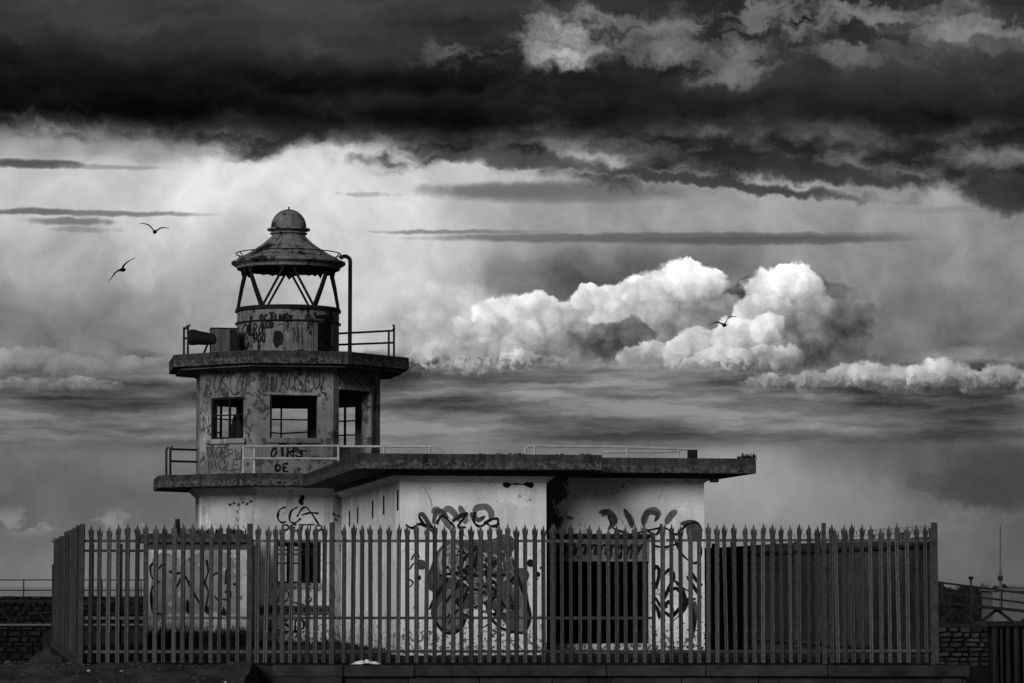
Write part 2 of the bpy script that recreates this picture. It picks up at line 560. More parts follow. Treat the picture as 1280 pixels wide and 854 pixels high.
def f_peeling(base, dark, thr, scale=2.2):
    def fn(k, P, tc):
        n = k.noise(k.v('MULTIPLY', P, (1, 1, .7)), scale, 6, .66, dim='3D')
        c = k.ss(k.noise(P, 5, 4, .6, dim='3D'), .3, .7, base * .75, base * 1.25, 'LINEAR')
        st = k.noise(k.v('MULTIPLY', P, (9, 9, .5)), 1.0, 3, .6, dim='3D')
        c = k.m('MULTIPLY', c, k.ss(st, .45, .7, 1.0, .55))
        return k.mix(c, dark, k.ss(n, thr, thr + .04))
    return fn


def f_band(base, spread, sx=1.0, sz=1.0, scale=4.0):
    def fn(k, P, tc):
        n = k.noise(k.v('MULTIPLY', P, (sx, sx, sz)), scale, 5, .65, dim='3D')
        return k.ss(n, .3, .7, base * (1 - spread), base * (1 + spread), 'LINEAR')
    return fn


M_white = material('white_render', f_plaster(.68, .11, .65, 1.5, .22, mott=.76), .9, .2, .35, 24)
M_recess = material('recess_render', f_plaster(.66, .08, .65, 1.1, .22, mott=.76,
                    patch=lambda k, x: k.m('SUBTRACT', k.ss(x[0], 4.3, 5.35, .75, -1.0, 'LINEAR'), k.ss(x[2], 3.4, 2.2, 0, .25, 'LINEAR'))), .9, .2, .35, 24)
M_tower = material('grey_render', f_plaster(.19, .05, .55, 0, .65), .9, .2, .45, 20)
M_low = material('tower_foot_render', f_plaster(.45, .09, .62, 1.4, .40, mott=.66), .9, .2, .4, 22)
M_annex = material('annex_render', f_plaster(.40, .10, .62, 1.15, .35), .9, .2, .4, 22)
M_slab = material('weathered_concrete', f_slab(.030), .95, .1, .6, 26)
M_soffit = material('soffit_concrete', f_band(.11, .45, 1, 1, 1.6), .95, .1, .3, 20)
M_inside = material('interior_render_and_eaves_shade', f_band(.10, .5, 1, 1, 1.4), .95, .1)  # interior walls, and the added shade bands under the eaves
M_lantern = material('lantern_paint', f_peeling(.135, .010, .54, 3.0), .6, .35, .35, 14)
M_roofp = material('lantern_roof_paint', f_peeling(.14, .010, .53, 2.0), .55, .4, .4, 16)
M_iron = material('rusted_iron', f_plain(.011, .45, 9.0), .7, .3, .3, 30)
M_rail = material('galvanised_pipe', f_plain(.30, .35, 6.0), .5, .4)
M_raild = material('dark_pipe', f_plain(.016, .35, 6.0), .55, .35)
M_pale = material('palisade_steel', f_plain(.050, .60, 15.0, .45), .55, .35, .15, 40)
M_post = material('palisade_post_steel', f_plain(.042, .5, 8.0, .2), .6, .3, .2, 40)
M_sheet = material('hoarding_steel', f_plain(.022, .55, 2.0, .6), .65, .3)
M_black = material('black_spray_paint', lambda k, P, tc: k.ss(k.noise(P, 9, 3, .6, dim='3D'), .3, .75, .004, .014, 'LINEAR'), .6, .2)
M_gdark = material('dark_grey_spray_paint', f_plain(.055, .6, 5), .6, .2)
M_gmid = material('mid_grey_spray_paint', f_plain(.125, .5, 5), .6, .2)
M_glight = material('light_grey_spray_paint', f_plain(.30, .3, 4), .6, .2)
M_fill = material('faded_mural_paint', f_plain(.17, .35, 3), .7, .2)
M_scrawl = material('faded_marker_paint', f_plain(.042, .6, 6), .7, .2)
M_wood = material('weathered_board', f_band(.07, .5, 1, .2, 8), .9, .1, .3, 30)
M_soil = material('dark_soil', f_plain(.034, .7, 2.2), .95, .1, 1.0, 9)
M_yard = material('yard_concrete', f_plain(.022, .7, 1.7), .95, .1, .8, 12)
M_stone = material('quay_stone', f_plain(.022, .5, 3.5, .5), .9, .2, .8, 16)
M_stoned = material('dark_pier_stone', f_plain(.009, .5, 3.5, .5), .9, .2, .8, 10)
M_mortar = material('mortar', f_plain(.006, .4, 3), .95, .1)
M_coping = material('coping_concrete', f_plain(.027, .6, 2.6, .2), .95, .15, .7, 18)
M_plinth = material('plinth_concrete', f_plain(.024, .6, 2.2, .2), .95, .15, .7, 15)
M_rubble = material('rubble_stone', f_plain(.042, .6, 5), .9, .2, .6, 16)
M_weed = material('weed_leaves', f_plain(.018, .5, 3), .8, .2)
M_hill = material('hill_scrub', f_plain(.012, .7, .8), .95, .1, 1.0, 3)
M_cabin = material('cabin_panel', f_plain(.10, .15, 1.2), .6, .3)
M_pale_metal = material('pale_metal', f_plain(.07, .2, 3), .5, .4)
M_pile = material('tarred_pile', f_band(.009, .7, 1, .15, 4), .5, .4)
M_gull = material('gull_feathers', f_plain(.010, .3, 6), .8, .1)
M_rag = material('white_plastic', f_plain(.50, .35, 7), .5, .3)
M_water = material('harbour_water', f_plain(.010, .2, .3), .12, .5, .25, 1.4)
# ------------------------------------------------------------------ ground and water
rnd = random.Random(7)


def sheet(name, x0, x1, y0, y1, nx, ny, fz, mat, kind='structure'):
    b = MB()
    vs = [(x0 + (x1 - x0) * i / nx, y0 + (y1 - y0) * j / ny) for j in range(ny + 1) for i in range(nx + 1)]
    b.add([(x, y, fz(x, y)) for x, y in vs],
          [(j * (nx + 1) + i, j * (nx + 1) + i + 1, (j + 1) * (nx + 1) + i + 1, (j + 1) * (nx + 1) + i) for j in range(ny) for i in range(nx)])
    return tag(b.build(name, mat, smooth=True), kind=kind)


def bump(x, y):
    return (math.sin(x * 1.7 + y * .9) + math.sin(x * .8 - y * 1.9 + 1) + .6 * math.sin(x * 4.1 + y * 2.7) + .5 * math.sin(x * 6.3 - y * 5.1)) * .5


sea = sheet('sea', -9000, 9000, -60, 9000, 1, 1, lambda x, y: -2.6, M_water)
yard = MB()
yard.prism([(-7.75, 51.2), (7.8, 51.2), (4.4, 72.0), (4.4, 92), (-14.5, 92), (-11.0, 70.0)], -3.0, -.03)
tag(yard.build('yard_ground', M_yard), kind='structure')
# the foreshore in front of the fence, banked up to it on the left
def shore_z(x, y):
    rise = min(1, max(0, (-4.08 - x) / .25)); rise = rise * rise * (3 - 2 * rise)
    back = min(1, max(0, (y - 43) / 7.5))
    left = min(1, max(0, (-7.8 - x) / 1.6))
    z = -.95 + rise * (.95 * back) + .05 * bump(x * 2.2, y * 2.2) * rise
    return z - left * .10 * back


sheet('foreshore_ground', -16, 14, 38, 51.15, 150, 66, shore_z, M_soil)
sheet('quayside_ground', -60, 60, -40, 38.1, 1, 1, lambda x, y: -.97, M_soil)
def side_z(x, y):
    return -.28 + .10 * bump(x * 1.3, y * 1.3) - max(0, (-10.8 - x)) * .12 - max(0, y - 60) * .02


b = MB()
gx, gy = 44, 40
pts = []
for j in range(gy + 1):
    y = 50.6 + 32 * j / gy
    xr = -7.70 - (y - 51.4) * .182
    for i in range(gx + 1):
        x = -26 + (xr + 26) * i / gx
        pts.append((x, y, side_z(x, y) + (.26 if i == gx else 0)))
b.add(pts, [(j * (gx + 1) + i, j * (gx + 1) + i + 1, (j + 1) * (gx + 1) + i + 1, (j + 1) * (gx + 1) + i) for j in range(gy) for i in range(gx)])
tag(b.build('rough_ground', M_soil, smooth=True), kind='structure')

# scattered rubble: uncountable small stones
b = MB()


def pebble(b, c, s, r):
    vs = []
    for (x, y, z) in ((1, 0, 0), (0, 1, 0), (-1, 0, 0), (0, -1, 0), (.6, .6, .7), (-.6, .5, .7), (-.5, -.6, .6), (.6, -.5, .8)):
        vs.append((c[0] + x * s * r.uniform(.6, 1.3), c[1] + y * s * r.uniform(.6, 1.2), c[2] + z * s * r.uniform(.4, .9)))
    b.add(vs, [(0, 1, 4), (1, 5, 4), (1, 2, 5), (2, 6, 5), (2, 3, 6), (3, 7, 6), (3, 0, 7), (0, 4, 7), (4, 5, 6, 7)])


for i in range(2200):
    x = rnd.uniform(-14.5, -4.4); y = rnd.uniform(44, 51.1)
    pebble(b, (x, y, shore_z(x, y) - .01), rnd.choice((.012, .015, .02, .02, .03, .04, .06)), rnd)
for i in range(600):
    y = rnd.uniform(51, 70); x = rnd.uniform(-16, -8.0 - (y - 51.4) * .182)
    pebble(b, (x, y, side_z(x, y) - .01), rnd.choice((.02, .03, .05, .08, .13)), rnd)
tag(b.build('rubble', M_rubble), 'loose stones strewn over the dark ground left of the fence', 'rubble', kind='stuff')
pb = MB()
for i in range(26):
    x = rnd.uniform(-14, -4.6); y = rnd.uniform(45, 51)
    pebble(pb, (x, y, shore_z(x, y)), rnd.uniform(.018, .045), rnd)
tag(pb.build('litter', M_rag), 'pale scraps of litter among the stones in the foreground', 'litter', kind='stuff')

# ------------------------------------------------------------------ the lighthouse
ALPHA = R(9.3)
TC = Vector((-5.43, 71.5, 0))
LH = thing('lighthouse', 'derelict concrete lighthouse with octagonal tower, iron lantern, flat roofed block and graffiti', 'lighthouse', TC, ALPHA)
RB = Matrix.Rotation(-ALPHA, 3, 'Z')


def lhit(px, py, n, dist):
    """point of a wall of the lighthouse (local frame) with outward normal n"""
    o = RB @ (Vector((0, 0, EYE)) - TC)
    d = RB @ ray(px, py)
    n = Vector(n)
    return o + d * ((dist - o.dot(n)) / d.dot(n))


def octagon(W):
    r_ = W / 2 / math.cos(math.pi / 8)
    return [(r_ * math.cos(math.pi / 8 + i * math.pi / 4), r_ * math.sin(math.pi / 8 + i * math.pi / 4)) for i in range(8)]


def facet_frame(i):
    """outward normal and the direction to the right of someone facing the wall from outside"""
    a = i * math.pi / 4
    n = Vector((math.cos(a), math.sin(a), 0))
    return n, Vector((-math.sin(a), math.cos(a), 0))


TW, TT = 4.30, .24
TAN8 = math.tan(math.pi / 8)


def facet_wall(b, i, z0, z1, holes, W=TW, T=TT):
    n, r_ = facet_frame(i)
    so, si = W / 2 * TAN8, (W / 2 - T) * TAN8
    xs = sorted({-1e9, 1e9} | {h[0] for h in holes} | {h[1] for h in holes})
    zs = sorted({z0, z1} | {h[2] for h in holes} | {h[3] for h in holes})

    def pt(s, z, outer):
        lim = so if outer else si
        s = max(-lim, min(lim, s))
        return n * (W / 2 if outer else W / 2 - T) + r_ * s + Vector((0, 0, z))

    def solid(a, c):
        if a < 0 or c < 0 or a >= len(xs) - 1 or c >= len(zs) - 1:
            return None
        mx = (max(xs[a], -so) + min(xs[a + 1], so)) / 2
        mz = (zs[c] + zs[c + 1]) / 2
        return not any(h[0] < mx < h[1] and h[2] < mz < h[3] for h in holes)

    for a in range(len(xs) - 1):
        for c in range(len(zs) - 1):
            if not solid(a, c):
                continue
            q = [(xs[a], zs[c]), (xs[a + 1], zs[c]), (xs[a + 1], zs[c + 1]), (xs[a], zs[c + 1])]
            o_ = [pt(s, z, True) for s, z in q]
            i_ = [pt(s, z, False) for s, z in q]
            vs = o_ + i_
            fs = [(0, 1, 2, 3), (7, 6, 5, 4)]
            if solid(a, c - 1) is not True: fs.append((0, 4, 5, 1))
            if solid(a, c + 1) is not True: fs.append((3, 2, 6, 7))
            if solid(a - 1, c) is False: fs.append((0, 3, 7, 4))
            if solid(a + 1, c) is False: fs.append((1, 5, 6, 2))
            b.add(vs, fs)


# facets: 6 = front, 5 = front left, 7 = front right, 4 = left, 0 = right, 2 = back, 1 = back right, 3 = back left
ZR, ZG = 3.94, 6.52           # top of roof slab, underside of gallery slab
up_holes = {6: [(-.60, .52, 4.80, 5.80)], 5: [(-.56, .46, 4.80, 5.78)], 7: [(-.68, .48, ZR + .02, 5.98)],
            2: [(-.72, .60, 4.72, 5.78)], 1: [(-.56, .56, 4.72, 5.78)], 3: [(-.58, .58, 4.50, 5.78)]}
for i in range(8):
    b = MB()
    facet_wall(b, i, ZR, ZG, up_holes.get(i, []))
    o = b.build('tower_wall', M_tower, LH)
low_holes = {6: [(-.42, .62, 1.40, 2.36)], 2: [(-.6, .6, 1.30, 2.36)], 3: [(-.6, .5, 1.30, 2.36)]}
for i in range(8):
    b = MB()
    facet_wall(b, i, -.05, 3.64, low_holes.get(i, []))
    b.build('tower_foot_wall', M_low, LH)


def fpt(i, s, z, dep=0.0, W=TW):
    n, r_ = facet_frame(i)
    return n * (W / 2 - dep) + r_ * s + Vector((0, 0, z))


def window(i, hole, vs, hs, dep=.12, frame=.035, broken=(), mat=M_iron):
    s0, s1, z0, z1 = hole
    f = MB()
    up = facet_frame(i)[0]
    for p, q in (((s0 + .02, z0), (s0 + .02, z1)), ((s1 - .02, z0), (s1 - .02, z1)), ((s0, z0 + .02), (s1, z0 + .02)), ((s0, z1 - .02), (s1, z1 - .02))):
        f.bar(fpt(i, *p, dep), fpt(i, *q, dep), .05, .045, up)
    w = f.build('window', mat, LH)
    for s in vs:
        MB().bar(fpt(i, s, z0, dep + .004), fpt(i, s, z1, dep + .004), .04, .05, up).build('glazing_bar', mat, w)
    for j, (z, a, c) in enumerate(hs):
        p0, p1 = fpt(i, a, z, dep - .004), fpt(i, c, z, dep - .004)
        pm = (p0 + p1) / 2 + Vector((0, 0, -.045 if j in broken else 0))
        g = MB()
        g.bar(p0, pm, .035, .028, up).bar(pm, p1, .035, .028, up)
        g.build('glazing_bar', mat, w)
    return w


# windows on the far side keep their iron bars, the front ones have lost most of theirs
h = up_holes[2][0]; window(2, h, (-.02, .28), [(5.46, h[0], h[1]), (5.16, h[0], h[1])], broken=(1,))
h = up_holes[1][0]; window(1, h, (-.15, .2), [(5.40, h[0], h[1]), (5.05, h[0], h[1])])
h = up_holes[3][0]; window(3, h, (.12,), [(5.42, h[0], h[1]), (5.08, .12, h[1])])
h = up_holes[5][0]; window(5, h, (-.02,), [(5.36, h[0], h[1])], dep=.06)
h = low_holes[6][0]; window(6, h, (-.12, .14), [(2.18, h[0], h[1]), (2.08, h[0], h[1])], dep=.1)
h = low_holes[2][0]; window(2, h, (-.2, .2), [(1.9, h[0], h[1])])
h = up_holes[6][0]
g = MB(); g.bar(fpt(6, h[0] + .03, h[2], .05), fpt(6, h[0] + .03, h[3], .05), .04, .05, facet_frame(6)[0])
g.bar(fpt(6, h[0], h[3] - .015, .05), fpt(6, h[1], h[3] - .015, .05), .03, .03, facet_frame(6)[0]); g.build('window', M_iron, LH)
# sills and lintel strips
for i, (s0, s1, z0, z1) in ((6, up_holes[6][0]), (5, up_holes[5][0]), (6, low_holes[6][0])):
    n, r_ = facet_frame(i)
    b = MB()
    c0, c1 = fpt(i, s0 - .08, z0 - .005, -.06), fpt(i, s1 + .08, z0 - .005, -.06)
    c2, c3 = fpt(i, s1 + .08, z0 - .005, .10), fpt(i, s0 - .08, z0 - .005, .10)
    dz = Vector((0, 0, -.11))
    b.add([c0, c1, c2, c3, c0 + dz, c1 + dz, c2 + dz, c3 + dz], [(0, 1, 2, 3), (7, 6, 5, 4), (0, 4, 5, 1), (1, 5, 6, 2), (2, 6, 7, 3), (3, 7, 4, 0)])
    b.build('sill', M_tower, LH)
b = MB(); b.bar(fpt(6, -.75, 5.84, -.02), fpt(6, .56, 5.83, -.02), .06, .05, facet_frame(6)[0]); b.build('lintel', M_tower, LH)
# door frame in the front right facet
s0, s1, z0, z1 = up_holes[7][0]
b = MB(); up = facet_frame(7)[0]
b.bar(fpt(7, s1 + .03, z0, -.01), fpt(7, s1 + .03, z1, -.01), .07, .08, up); b.bar(fpt(7, s0, z1 + .02, -.01), fpt(7, s1 + .06, z1 + .02, -.01), .07, .06, up)
b.build('door_frame', M_tower, LH)
# floor and ceiling linings inside the tower room, boarded remains at the left window
b = MB(); b.prism(octagon(TW - .5), ZR + .004, ZR + .03); b.build('floor', M_inside, LH)
b = MB()
prof = [(-.18, 0), (.18, 0), (.2, .30), (.13, .46), (.09, .6), (0, .66), (-.09, .6), (-.13, .44), (-.2, .28)]
n5, r5 = facet_frame(5)
base5 = n5 * (TW / 2 - TT - .04) + r5 * -.02 + Vector((0, 0, 4.74))
vs = [base5 + r5 * x + Vector((0, 0, z)) for x, z in prof]; vs += [v - n5 * .03 for v in vs]
k9 = len(prof)
b.add(vs, [tuple(range(k9)), tuple(range(2 * k9 - 1, k9 - 1, -1))] + [(i, i + k9, (i + 1) % k9 + k9, (i + 1) % k9) for i in range(k9)])
b.build('broken_board', M_iron, LH)
b = MB(); b.bar(fpt(5, .44, 4.8, .26), fpt(5, .44, 5.8, .26), .40, .03, facet_frame(5)[0]); b.build('inner_shutter', M_inside, LH)

# slabs
def slab(name, poly, z0, z1, haunch=None):
    b = MB(); b.prism(poly, z0, z1)
    o = b.build(name, M_slab, LH, bevel=.02)
    return o


US, UW = .16, 1.12                 # left edge of main roof slab, left wall of main block
oct_low = [p for p in octagon(6.30)]
slab('balcony_slab', [oct_low[3], oct_low[4], oct_low[5], (US - .002, oct_low[5][1]), (US - .002, 2.6), (oct_low[2][0], oct_low[2][1])], 3.64, 3.935)
main_a = [(US, -13.85), (5.05, -13.85), (5.05, 2.8), (US, 2.8)]
slab('roof_slab', main_a, 3.625, 3.93)
slab('roof_slab', [(5.053, -12.45), (8.53, -12.45), (8.53, 2.0), (5.053, 2.0)], 3.63, 3.94)
slab('gallery_slab', octagon(5.62), 6.50, 6.80)
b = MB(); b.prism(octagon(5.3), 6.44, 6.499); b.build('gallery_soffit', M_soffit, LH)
# haunch below the slabs: a splayed band round the head of each wall
def haunch(pin, pout, z0, z1, name='haunch', mat=M_soffit, closed=True):
    n = len(pin)
    vs = [(x, y, z0) for x, y in pin] + [(x, y, z1) for x, y in pout]
    fs = [(i, (i + 1) % n, (i + 1) % n + n, i + n) for i in range(n if closed else n - 1)]
    return MB().add(vs, fs).build(name, mat, LH)


haunch(octagon(TW + .006), octagon(TW + .36), 3.46, 3.638, mat=M_low)
haunch(octagon(TW + .006), octagon(TW + .22), 6.36, 6.438, mat=M_tower)

# main block
VR = -11.60                       # recessed part of the front
b = MB()
b.box(UW, 4.07, -13.0, -12.72, -.05, 3.624)                       # front wall
b.build('front_wall', M_white, LH)
b = MB()
b.box(UW, UW + .28, -12.718, -1.6, -.05, 3.624)
b.build('side_wall', M_white, LH)
haunch([(UW - .004, -1.7), (UW - .004, -13.004), (4.074, -13.004), (4.074, -12.7)], [(UW - .16, -1.7), (UW - .16, -13.16), (4.23, -13.16), (4.23, -12.7)], 3.40, 3.52, mat=M_white, closed=False)
b = MB(); b.box(UW - .20, 4.27, -13.20, -12.74, 3.521, 3.6245).box(UW - .20, UW + .2, -12.739, -1.7, 3.521, 3.6245); b.build('soffit_shade_band', M_inside, LH)  # dark band added under the soffit, standing in for its deep shade
haunch([(4.09, VR - .004), (7.634, VR - .004), (7.634, 1.5)], [(4.09, VR - .10), (7.74, VR - .10), (7.74, 1.5)], 3.46, 3.55, mat=M_recess, closed=False)
b = MB(); b.box(4.30, 7.76, VR - .13, VR + .1, 3.551, 3.6245).box(7.36, 7.76, VR + .101, 1.5, 3.551, 3.6245); b.build('soffit_shade_band', M_inside, LH)  # same added dark band, imitating soffit shade over the recess
# tall slots in the side wall
for vv, zz, hh in ((-12.65, 3.05, .42), (-10.3, 3.02, .40), (-8.3, 2.98, .38), (-5.4, 2.92, .36), (-3.7, 2.88, .36)):
    MB().box(UW - .006, UW + .03, vv - .13, vv + .13, zz - hh / 2, zz + hh / 2).build('wall_slot', M_black, LH)
# recessed front with its wide doorway
D0, D1 = lhit(691, 740, (0, -1, 0), -VR).x, lhit(813, 740, (0, -1, 0), -VR).x
ZD = lhit(750, 671, (0, -1, 0), -VR).z
b = MB()
b.box(4.07, D0, VR, VR + .28, -.05, 3.624).box(D1, 7.63, VR, VR + .28, -.05, 3.624).box(D0, D1, VR, VR + .28, ZD, 3.624)
b.build('recess_wall', M_recess, LH)
b = MB(); b.box(3.79, 4.07, -12.72, VR + .28, -.05, 3.624); b.build('return_wall', M_white, LH)
b = MB(); b.box(7.35, 7.63, VR + .282, 1.5, -.05, 3.624); b.build('end_wall', M_recess, LH)
b = MB(); b.box(1.4, 7.35, 1.22, 1.5, -.05, 3.624); b.build('back_wall', M_inside, LH)
b = MB(); b.box(D0 - .02, D1 + .02, VR - .10, VR + .5, -.05, .16); b.build('threshold', M_low, LH)
ZS = lhit(750, 702, (0, -1, 0), -VR).z
nsl = 6
for q in range(nsl):
    z0 = ZS + (ZD - ZS) * q / nsl
    MB().box(D0 + .004, D1 - .004, VR + .10 + .012 * (q % 2), VR + .14, z0 + .004, ZS + (ZD - ZS) * (q + 1) / nsl).build('shutter_slat', M_gmid, LH)
MB().box(D0 - .05, D1 + .05, VR - .05, VR - .002, ZD, ZD + .06).build('shutter_housing', M_iron, LH)
MB().bar((D0 + .05, VR + .2, -.05), (D0 + .05, VR + .2, ZD), .06, .05).bar((D1 - .05, VR + .2, -.05), (D1 - .05, VR + .2, ZD), .06, .05).build('shutter_guide', M_iron, LH)
p = lhit(892, 601, (0, -1, 0), 12.3)
MB().box(7.66, 7.80, -12.2, -12.0, 3.46, 3.62).build('conduit_box', M_iron, LH)
# annex at the tower's foot
AV = -4.0
b = MB(); b.box(-3.45, -1.23, AV, AV + 1.9, -.05, 2.32); b.build('annex_wall', M_annex, LH)
b = MB(); b.box(-3.62, -1.16, AV - .14, AV + 2.0, 2.322, 2.52); b.build('annex_roof', M_slab, LH, bevel=.015)
b = MB(); b.box(-3.47, -1.22, AV - .012, AV, 2.16, 2.318); b.build('annex_beam', M_gdark, LH)
b = MB(); b.tube([(-2.78, AV + .5, 2.5), (-2.80, AV + .5, 2.86)], .055, 8); b.build('vent_pipe', M_iron, LH)
# perforated steel channel and small pipework on the tower's foot
n6 = (0, -1, 0)
a0, a1 = lhit(324, 757, n6, 2.15), lhit(417, 757, n6, 2.15)
zc0, zc1 = lhit(370, 768, n6, 2.15).z, lhit(370, 757, n6, 2.15).z
b = MB(); b.box(a0.x, a1.x, -2.20, -2.153, zc0, zc1); ch = b.build('steel_channel', M_gdark, LH)
for q in range(9):
    x = a0.x + .1 + q * (a1.x - a0.x - .2) / 8
    MB().tube([(x, -2.205, (zc0 + zc1) / 2), (x, -2.198, (zc0 + zc1) / 2)], .05, 10).build('channel_hole', M_black, ch)

# ------------------------------------------------------------------ lantern
VIEW = math.atan2(-6.2, -71.4)      # bearing of the quay from the tower, local frame
dirq = Vector((-.087, -.996, 0))
LZ = 6.80
DR = 1.235
b = MB(); b.lathe([(DR, 0), (DR, 1.16), (DR - .05, 1.16), (DR - .05, 0)], 56, (0, 0, LZ)); drum = b.build('lantern_drum', M_lantern, LH, smooth=True)
b = MB(); b.lathe([(DR + .002, 1.13), (DR + .045, 1.14), (DR + .05, 1.19), (DR + .02, 1.235), (DR - .05, 1.235)], 56, (0, 0, LZ)); b.build('rim', M_iron, drum, smooth=True)
b = MB(); b.tube([(math.cos(t) * (DR + .04), math.sin(t) * (DR + .04), LZ + .86) for t in [2 * math.pi * q / 48 for q in range(49)]], .016, 6, False); b.build('grab_rail', M_iron, drum)
def dpt(px, py, off=0.0):
    """point on the drum that the photograph shows at px, py"""
    o = RB @ (Vector((0, 0, EYE)) - TC); d = RB @ ray(px, py)
    r2 = DR + off
    A = d.x ** 2 + d.y ** 2; B = 2 * (o.x * d.x + o.y * d.y); Cc = o.x ** 2 + o.y ** 2 - r2 * r2
    disc = max(0, B * B - 4 * A * Cc)
    return o + d * ((-B - math.sqrt(disc)) / (2 * A))


def drum_patch(name, pxs, mat, off=.006):
    vs = [dpt(x, y, off) for x, y in pxs]
    return MB().add(vs, [tuple(range(len(vs)))]).build(name, mat, drum)


hole = [(342, 417), (343, 414), (346, 413), (351, 414), (354, 418), (354, 426), (352, 431), (349, 432), (346, 436), (343, 433), (341, 427)]
drum_patch('rust_hole', hole, M_black)
for x0, x1 in ((397, 403), (403, 409), (409, 413.5)):
    drum_patch('doorway', [(x0, 404), (x1, 404), (x1, 439), (x0, 439)], M_black)
drum_patch('door_header', [(394, 394), (401, 393.6), (401, 399), (394, 399)], M_iron); drum_patch('door_header', [(401, 393.6), (409, 393.4), (409, 399), (401, 399)], M_iron)
drum_patch('door_header', [(409, 393.4), (416, 393.6), (416, 399), (409, 399)], M_iron)
for x in (315, 383, 391):
    b = MB(); b.tube([dpt(x, 438, .004), dpt(x, 390, .004)], .012, 5); b.build('seam', M_lantern, drum)
for q in range(16):
    t = q * 2 * math.pi / 16 + .1
    MB().tube([(math.cos(t) * DR, math.sin(t) * DR, LZ + .86), (math.cos(t) * (DR + .05), math.sin(t) * (DR + .05), LZ + .86)], .022, 6).build('bolt', M_iron, drum)
ZB, ZT = LZ + 1.22, 9.02
t0 = math.atan2(dirq.y, dirq.x)
for q in range(6):
    tt = t0 + R(60) * q
    for s in (-1, 1):
        tb = tt + s * R(30)
        p = Vector((math.cos(tb) * (DR - .02), math.sin(tb) * (DR - .02), ZB))
        e = Vector((math.cos(tt + s * R(3.5)) * (DR - .10), math.sin(tt + s * R(3.5)) * (DR - .10), ZT))
        mid = (p + e) / 2
        mid += Vector((mid.x, mid.y, 0)).normalized() * .012
        b = MB()
        up = Vector((mid.x, mid.y, 0)).normalized()
        b.bar(p, mid, .042, .07, up).bar(mid, e, .042, .07, up)
        b.build('lantern_bar', M_iron, LH)
b = MB()
b.lathe([(1.10, 8.995), (1.25, 8.99), (1.27, 9.05), (1.36, 9.10), (1.385, 9.12), (1.385, 9.165), (1.33, 9.185), (1.25, 9.215), (1.02, 9.33), (.80, 9.47), (.60, 9.61), (.46, 9.74), (.43, 9.80)], 48, (0, 0, 0), .004, 3)
roof = b.build('lantern_roof', M_roofp, LH, smooth=True)
b = MB()
r8 = random.Random(5)
prof = []
for j in range(90):
    a = 2 * math.pi * j / 90
    prof.append((a, 8.985 - r8.choice((0, .01, .02, .02, .03, .05, .10)) * (1.2 if abs(math.sin(a * 3)) > .6 else .5)))
vs = [(1.2 * math.cos(a), 1.2 * math.sin(a), 9.05) for a, z in prof] + [(1.2 * math.cos(a), 1.2 * math.sin(a), z) for a, z in prof]
b.add(vs, [(j, (j + 1) % 90, (j + 1) % 90 + 90, j + 90) for j in range(90)])
b.build('torn_lining', M_iron, roof)
b = MB(); b.lathe([(.0, 8.99), (1.2, 9.0)], 48); b.build('ceiling', M_iron, roof)
b = MB(); b.lathe([(.43, 9.795), (.40, 9.80), (.40, 9.84), (.455, 9.86), (.455, 9.885), (.405, 9.90), (.405, 9.935), (.52, 9.95), (.525, 9.985), (.43, 10.0)], 40); b.build('collar', M_roofp, roof, smooth=True)
b = MB(); b.lathe([(.43 * math.cos(t), 10.03 + .44 * math.sin(t)) for t in [R(-5 + q * 9.5) for q in range(11)]] + [(.001, 10.471)], 40); b.build('ball', M_lantern, roof, smooth=True)
b = MB(); b.tube([(0, 0, 10.46), (0, 0, 10.53)], .02, 6); b.build('finial', M_iron, roof)
b = MB(); b.tube([(math.cos(t) * 1.27, math.sin(t) * 1.25, 9.37) for t in [2 * math.pi * q / 48 for q in range(49)]], .014, 6, False)
for q in range(10):
    t = 2 * math.pi * q / 10 + .3
    b.tube([(math.cos(t) * 1.26, math.sin(t) * 1.26, 9.37), (math.cos(t) * 1.17, math.sin(t) * 1.17, 9.25)], .014, 5)
b.build('ladder_rail', M_iron, roof)
for q in range(12):
    t = 2 * math.pi * q / 12 + .12
    b = MB(); b.tube([(math.cos(t) * r_ * 1.004, math.sin(t) * r_ * 1.004, z + .006) for r_, z in ((1.25, 9.215), (1.02, 9.33), (.80, 9.47), (.60, 9.61), (.46, 9.74))], .014, 5)
    b.build('roof_seam', M_roofp, roof)
# vent pipe beside the lantern, hooked over at the eave
o_ = Vector((1.49, -.15, 0))
hook = [o_ + Vector((0, 0, 6.80)), o_ + Vector((0, 0, 9.20))] + [o_ + Vector((-.13 + .13 * math.cos(t), 0, 9.20 + .13 * math.sin(t))) for t in [R(15 * q) for q in range(1, 11)]]
b = MB(); b.tube(hook, .05, 10); b.build('vent_stack', M_iron, LH, smooth=True)


# ------------------------------------------------------------------ railings on the lighthouse
def railing(segs, posts, mat, r=.026):
    b = MB(); b.tube(segs[0], r, 8); o = b.build('railing', mat, LH, smooth=True)
    for s in segs[1:]:
        b = MB(); b.tube(s, r, 8); b.build('rail', mat, o, smooth=True)
    for s in posts:
        b = MB(); b.tube(s, r * 1.05, 8); b.build('post', mat, o, smooth=True)
        MB().tube([Vector(s[0]), Vector(s[0]) + Vector((0, 0, .02))], r * 2.2, 8).build('base_plate', mat, o)
    return o


def lp(px, py, v):
    return lhit(px, py, (0, -1, 0), -v)


# gallery, right
zt = 6.80
railing([[lp(424, 417, .3), lp(490, 413.5, .6), lp(493, 411, .7)], [lp(424, 431, .3), lp(491, 428.5, .65)]],
        [[Vector((lp(486, 430, .4).x, .4, zt)), lp(486, 414, .4)], [Vector((lp(492.5, 430, .9).x, .9, zt)), lp(492.5, 407, .9), lp(490.5, 406.5, .9)]], M_raild)
